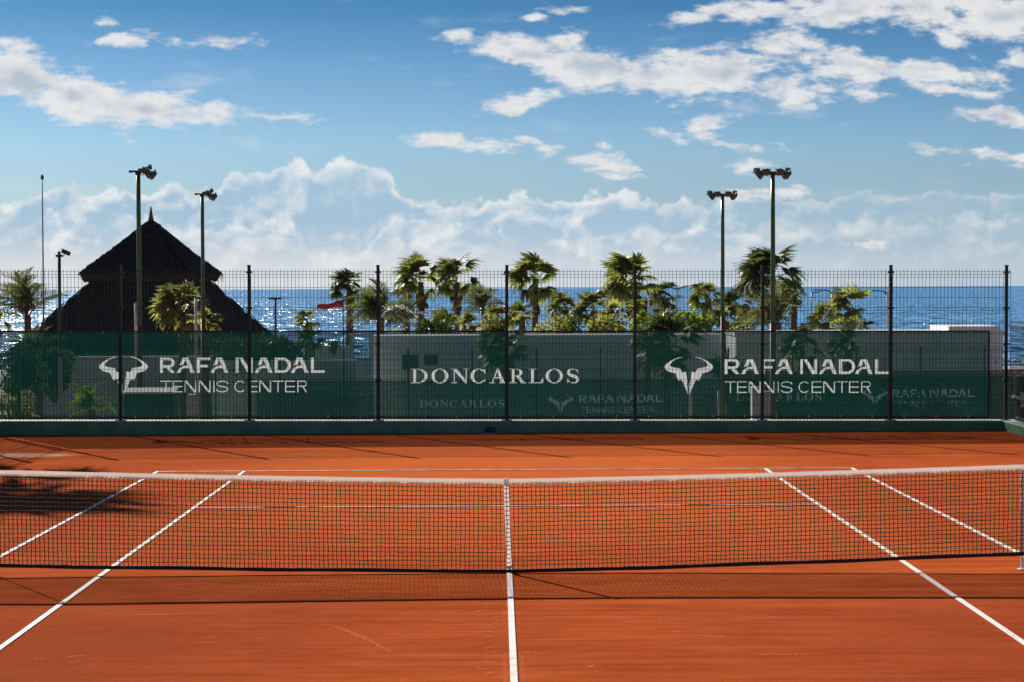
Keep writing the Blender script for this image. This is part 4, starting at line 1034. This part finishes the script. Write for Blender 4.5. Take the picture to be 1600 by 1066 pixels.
def palm(px, pyc, rpx, dp, label, kind='fan', key='palm', n=30, skirt=14, seed=0, group='palms behind the lower court', trunk=1., zb=None, lean=0, name='palm_tree'):
    """px, pyc: where the head of leaves sits; rpx: its radius in the photograph"""
    rnd = random.Random(seed*31+int(px)); c = at(px, pyc+(4 if dp > 100 else 0), dp); Rr = rpx*dp/FPX*(1.12 if dp > 100 else 1.)
    zb = terr(c.x, c.y) if zb is None else zb
    H = c.z-zb; t = thing(name, label, 'palm tree', (c.x, c.y, zb), 0, group)
    # ringed trunk
    b = MB(); k = max(8, int(H/.16)); pts = []; rr = []; bx, by = rnd.uniform(-.25, .25), rnd.uniform(-.2, .2)
    for i in range(k+1):
        v = i/k; pts.append(((bx+lean)*(1-v)**2*-1+.03*math.sin(v*9), by*(1-v)**2, H*v)); rr.append((.20-.05*v)*trunk*(1.10 if i % 2 else .94)*(1+.5*max(0, .06-v)*10))
    b.tube(pts, rr, 10); link('trunk', b, MAT['trunk'], t)
    ms = lib('feather' if kind == 'feather' else 'fan', key)
    for i in range(n):
        f = (i+.5)/n
        az = i*2.39996+rnd.uniform(-.35, .35)
        el = R(82-122*f+rnd.uniform(-10, 10)) if kind == 'fan' else R(78-95*f+rnd.uniform(-8, 8))
        if px == 42: el = R(80-62*f+rnd.uniform(-8, 8))
        d = Vector((math.cos(az)*math.cos(el), math.sin(az)*math.cos(el), math.sin(el)))
        d = (d+Vector((-.42-.15*rnd.random(), .06, .05))).normalized()               # wind from the right
        q = d.to_track_quat('X', 'Z'); s = Rr*rnd.uniform(.75, 1.25)*(1.0 if kind == 'fan' else 1.12)
        o = bpy.data.objects.new('frond', rnd.choice(ms)); COL.objects.link(o); o.parent = t
        o.location = (0, 0, H+rnd.uniform(-.12, .08)*Rr*1.2); o.rotation_mode = 'QUATERNION'
        o.rotation_quaternion = q @ Euler((rnd.uniform(-.9, .9), 0, 0)).to_quaternion(); o.scale = (s, s, s)
    for i in range(skirt):
        az = i*2.4+rnd.random(); el = R(-62-rnd.uniform(0, 22)); d = Vector((math.cos(az)*math.cos(el), math.sin(az)*math.cos(el), math.sin(el)))
        o = bpy.data.objects.new('dead_frond', rnd.choice(DEADM)); COL.objects.link(o); o.parent = t
        o.location = (d.x*.1, d.y*.1, H-Rr*rnd.uniform(.02, .75)); o.rotation_mode = 'QUATERNION'
        o.rotation_quaternion = d.to_track_quat('X', 'Z') @ Euler((rnd.uniform(-1, 1), 0, 0)).to_quaternion(); s = Rr*rnd.uniform(.5, .75); o.scale = (s, s, s)
    return t
PALMS = [
 (657, 437, 37, 140, 'tall windswept fan palm left of its twin, over the middle netting', 'fan', 'palm', 30, 16),
 (714, 437, 36, 140, 'tall windswept fan palm, right one of the close pair left of centre', 'fan', 'palm', 30, 14),
 (836, 434, 38, 138, 'tall ragged fan palm just right of the middle fence post', 'fan', 'palm', 30, 12),
 (992, 437, 45, 132, 'broad tall fan palm behind the fence post above the second emblem', 'fan', 'palm', 34, 16),
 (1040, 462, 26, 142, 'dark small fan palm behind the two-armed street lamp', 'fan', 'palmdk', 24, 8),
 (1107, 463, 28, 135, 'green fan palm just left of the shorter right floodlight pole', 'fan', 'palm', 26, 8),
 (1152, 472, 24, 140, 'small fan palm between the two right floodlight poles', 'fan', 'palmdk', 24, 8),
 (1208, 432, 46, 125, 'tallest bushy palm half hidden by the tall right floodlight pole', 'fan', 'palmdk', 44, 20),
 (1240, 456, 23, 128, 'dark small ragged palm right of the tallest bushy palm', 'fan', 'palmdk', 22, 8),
 (1215, 500, 50, 118, 'olive feathery date palm low under the tallest bushy palm', 'feather', 'date', 34, 0),
 (1328, 482, 34, 118, 'bright sunlit fan palm beside the grey street lamp at right', 'fan', 'palmlt', 26, 8),
 (1290, 500, 26, 116, 'low bright fan palm left of the grey street lamp', 'fan', 'palmlt', 22, 6),
 (1357, 512, 17, 122, 'very small dark palm right of the bright sunlit palm', 'fan', 'palmdk', 18, 0),
 (546, 447, 28, 120, 'dark round headed fan palm beside the red flag', 'fan', 'palmdk', 32, 8),
 (482, 500, 19, 112, 'little palm standing alone against the glittering sea', 'fan', 'palm', 20, 4),
 (594, 492, 50, 112, 'wide olive date palm behind the fence post right of the red flag', 'feather', 'date', 36, 0),
 (635, 500, 42, 116, 'olive date palm under the left tall twin palm', 'feather', 'date', 30, 0),
 (756, 478, 34, 126, 'blue green feathery palm between the twin palms and the middle post', 'feather', 'date', 30, 0),
 (783, 497, 26, 120, 'low sunlit palm behind the middle fence post', 'fan', 'palmlt', 24, 8),
 (697, 503, 26, 130, 'low green palm between the trunks of the twin palms', 'fan', 'palm', 24, 8),
 (738, 505, 20, 122, 'low yellow green palm right of the twin palms', 'fan', 'palmlt', 20, 8),
 (815, 490, 24, 128, 'low palm leaning at the foot of the ragged tall palm', 'fan', 'palm', 24, 8),
 (884, 480, 25, 128, 'bushy fan palm right of the ragged tall palm', 'fan', 'palm', 28, 14),
 (928, 482, 29, 126, 'bushy fan palm left of the broad tall palm', 'fan', 'palm', 28, 14),
 (960, 496, 26, 122, 'low yellowish palm at the left foot of the broad tall palm', 'fan', 'palmlt', 22, 14),
 (1010, 492, 28, 124, 'low palm at the right foot of the broad tall palm', 'fan', 'palm', 24, 12),
 (1135, 498, 24, 128, 'low brown green palm behind the shorter right floodlight pole', 'fan', 'palm', 22, 12),
 (1170, 500, 22, 126, 'low palm left of the tallest bushy palm', 'fan', 'palm', 22, 12),
 (42, 492, 70, 70, 'windblown date palm at the far left against the sparkling sea', 'feather', 'date', 22, 0),
 (-8, 508, 30, 66, 'yellow green palm cut by the left picture edge', 'fan', 'palmlt', 20, 0),
 (285, 488, 44, 72, 'bright sunlit palm in front of the thatched roof', 'fan', 'palmlt', 34, 8),
 (322, 508, 28, 74, 'small bright palm at the right of the sunlit one before the thatch', 'fan', 'palmlt', 20, 4),
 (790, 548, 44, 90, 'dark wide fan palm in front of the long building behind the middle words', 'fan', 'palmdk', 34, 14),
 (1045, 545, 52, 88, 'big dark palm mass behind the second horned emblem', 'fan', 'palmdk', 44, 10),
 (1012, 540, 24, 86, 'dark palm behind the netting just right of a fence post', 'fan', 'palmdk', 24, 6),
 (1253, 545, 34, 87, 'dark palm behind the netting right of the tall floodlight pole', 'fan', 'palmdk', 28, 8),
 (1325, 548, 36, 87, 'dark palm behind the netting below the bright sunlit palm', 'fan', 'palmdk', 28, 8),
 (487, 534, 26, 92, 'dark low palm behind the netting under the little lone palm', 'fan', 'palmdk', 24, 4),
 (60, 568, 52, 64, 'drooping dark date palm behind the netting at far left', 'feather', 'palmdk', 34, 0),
]
for i, P_ in enumerate(PALMS):
    palm(*P_[:5], kind=P_[5], key=P_[6], n=P_[7], skirt=P_[8], seed=i, trunk=(1.25 if P_[3] > 110 else .72))
# the palm whose shadow falls over the left of the court stands past the corner, outside the picture
pb = Vector((-16.7, 24.5, -3.0)); tp = palm(800, 500, 40, 40, 'tall fan palm behind the left fence corner casting its shadow on the clay', 'fan', 'palm', n=36, skirt=3, seed=99, group=None)
hd = [o for o in tp.children]
tp.location = pb
H0 = max(o.location.z for o in hd if o.name.startswith('frond'))
dz = (7.6-(-3.0))-H0
for o in hd:
    if o.name.startswith('frond') or o.name.startswith('dead'):
        o.location.z += dz
        if o.name.startswith('frond'): o.scale = tuple(5.1*s for s in o.scale)
    else: o.scale = (1, 1, (H0+dz)/H0)

def shrub(px, py, wpx, hpx, dp, label, key='bush', n=900, leaf=.10, broad=False, name='shrub', zb=None, group=None, seed=0):
    """rounded, ragged shrub: stems and many small leaf faces through its volume, clumped"""
    rnd = random.Random(seed*7+int(px)); c = at(px, py, dp); w_ = wpx*dp/FPX/2; h_ = hpx*dp/FPX
    zb_ = c.z-h_ if zb is None else zb
    t = thing(name, label, 'shrub', (c.x, c.y, zb_), 0, group); Hh = c.z-zb_
    cl = [(rnd.uniform(-.7, .7)*w_, rnd.uniform(-.5, .5)*w_, Hh*(1-rnd.random()**1.3*.75)-.2*h_*rnd.random(), rnd.uniform(.22, .42)*min(w_, h_)) for _ in range(16)]
    b = MB()
    for (x, y, z, r) in cl[:9]: b.tube([(x*.1, y*.1, 0), (x*.6, y*.6, z*.6), (x, y, z)], [.04, .03, .012], 5)
    link('stem', b, MAT['timber'], t)
    m = MB()
    for i in range(n):
        x, y, z, r = rnd.choice(cl); v = Vector((rnd.gauss(0, 1), rnd.gauss(0, 1), rnd.gauss(0, 1))).normalized()*r*rnd.uniform(.5, 1.1)
        p = Vector((x, y, z))+v
        if p.z < .02: continue
        d = (v.normalized()+Vector((rnd.uniform(-.6, .6)-.2, rnd.uniform(-.6, .6), rnd.uniform(-.3, .7)))).normalized(); l = leaf*rnd.uniform(.7, 1.4)
        s = d.cross(Vector((rnd.random(), rnd.random(), rnd.random()))).normalized()*l*(.38 if broad else .24)
        m.add([p, p+d*l*.5+s, p+d*l, p+d*l*.5-s], [(0, 1, 2, 3)])
    o = link('foliage', m, MAT[key], t); o['kind'] = 'stuff'; return t
SHR = [
 (1003, 492, 36, 60, 112, 'bright green broad leaved shrub at the foot of the broad tall palm', 'lush', 500, .38, True),
 (1042, 488, 46, 66, 111, 'bright green broad leaved shrub below the dark small palm', 'lush', 600, .38, True),
 (1082, 492, 44, 60, 111, 'bright green broad leaved shrub between street lamp and floodlight pole', 'lush', 600, .38, True),
 (1112, 495, 30, 50, 111, 'bright green shrub touching the shorter right floodlight pole', 'lush', 400, .36, True),
 (770, 500, 60, 40, 115, 'sunlit yellow green shrub below the feathery palm', 'palmlt', 1400, .26, False),
 (862, 500, 60, 40, 116, 'dry yellow green shrub right of the ragged palm trunk', 'palmlt', 1300, .26, False),
 (945, 500, 66, 40, 116, 'dry golden shrub left of the fence post under the palms', 'palmlt', 1000, .26, False),
 (905, 505, 50, 32, 117, 'dark low shrub between two bushy palms', 'bush', 1300, .26, False),
 (680, 500, 60, 36, 118, 'olive low shrub beneath the twin tall palms', 'bush', 1400, .26, False),
 (625, 506, 40, 28, 113, 'yellowish shrub right of the wide date palm', 'palmlt', 400, .2, False),
 (1155, 503, 60, 36, 117, 'olive low shrub between the floodlight poles', 'date', 600, .2, False),
 (1325, 506, 90, 34, 115, 'pale sunlit shrub under the bright palm', 'palmlt', 800, .18, False),
 (1258, 508, 26, 24, 117, 'grey green low shrub left of the slender street lamp', 'bush', 400, .18, False),
 (25, 545, 90, 110, 58, 'dense dark shrub filling the lower left corner behind the netting', 'bush', 5000, .10, False),
 (85, 550, 70, 80, 62, 'dark rounded shrub at the foot of the flagpole', 'bush', 3500, .10, False),
 (20, 618, 70, 60, 46, 'yellow green low shrub close behind the left end of the kerb', 'palmlt', 1500, .09, False),
 (375, 530, 110, 75, 85, 'dark tall hedge shrub behind the first printed words', 'bush', 5200, .14, False),
 (445, 532, 90, 68, 86, 'dark hedge shrub left of the low white wall', 'bush', 4200, .14, False),
 (300, 545, 60, 75, 80, 'dark green hedge shrub under the bright palm behind the netting', 'bush', 3000, .14, False),
 (522, 534, 14, 22, 92, 'tiny dark bush on the low white wall beside the sea', 'bush', 300, .12, False),
 (1130, 560, 60, 60, 84, 'dark shrub behind the netting at the first letters of the right words', 'bush', 1500, .14, False),
]
for i, s_ in enumerate(SHR): shrub(s_[0], s_[1], s_[2], s_[3], s_[4], s_[5], s_[6], s_[7], s_[8], s_[9], seed=i, zb=(terr(0, at(s_[0], s_[1], s_[4]).y) if s_[4] > 100 else None))
# young bright green palm-like bush near the kerb at the left
palm(142, 640, 44, 46, 'bright green spiky bush close behind the kerb left of the first emblem', 'feather', 'lush', n=26, skirt=0, seed=70, group=None, zb=-2.81, name='spiky_bush', trunk=.6)

# red wind flag streaming to the left beside the dark palm
p = at(536, 470, 118); q = terr(p.x, p.y)
t = thing('red_flag', 'long red flag streaming to the left beside the dark round palm', 'flag', (p.x, p.y, q+.12))
b = MB(); b.tube([(0, 0, 0), (0, 0, p.z-q)], .04, 8); link('pole', b, MAT['dark'], t)
b = MB(); n = 14; vs = []
for i in range(n+1):
    u = i/n; x = -u*1.5; w_ = .19-.07*u+.02*math.sin(u*9+1); zc = p.z-q-.30-.20*u+.04*math.sin(u*8); y = .12*math.sin(u*8)
    vs += [(x, y, zc-w_), (x, y+.03, zc+w_)]
b.add(vs, [(2*i, 2*i+2, 2*i+3, 2*i+1) for i in range(n)])
o = link('cloth', b, MAT['red'], t, smooth=True); sm_ = o.modifiers.new('solid', 'SOLIDIFY'); sm_.thickness = .008
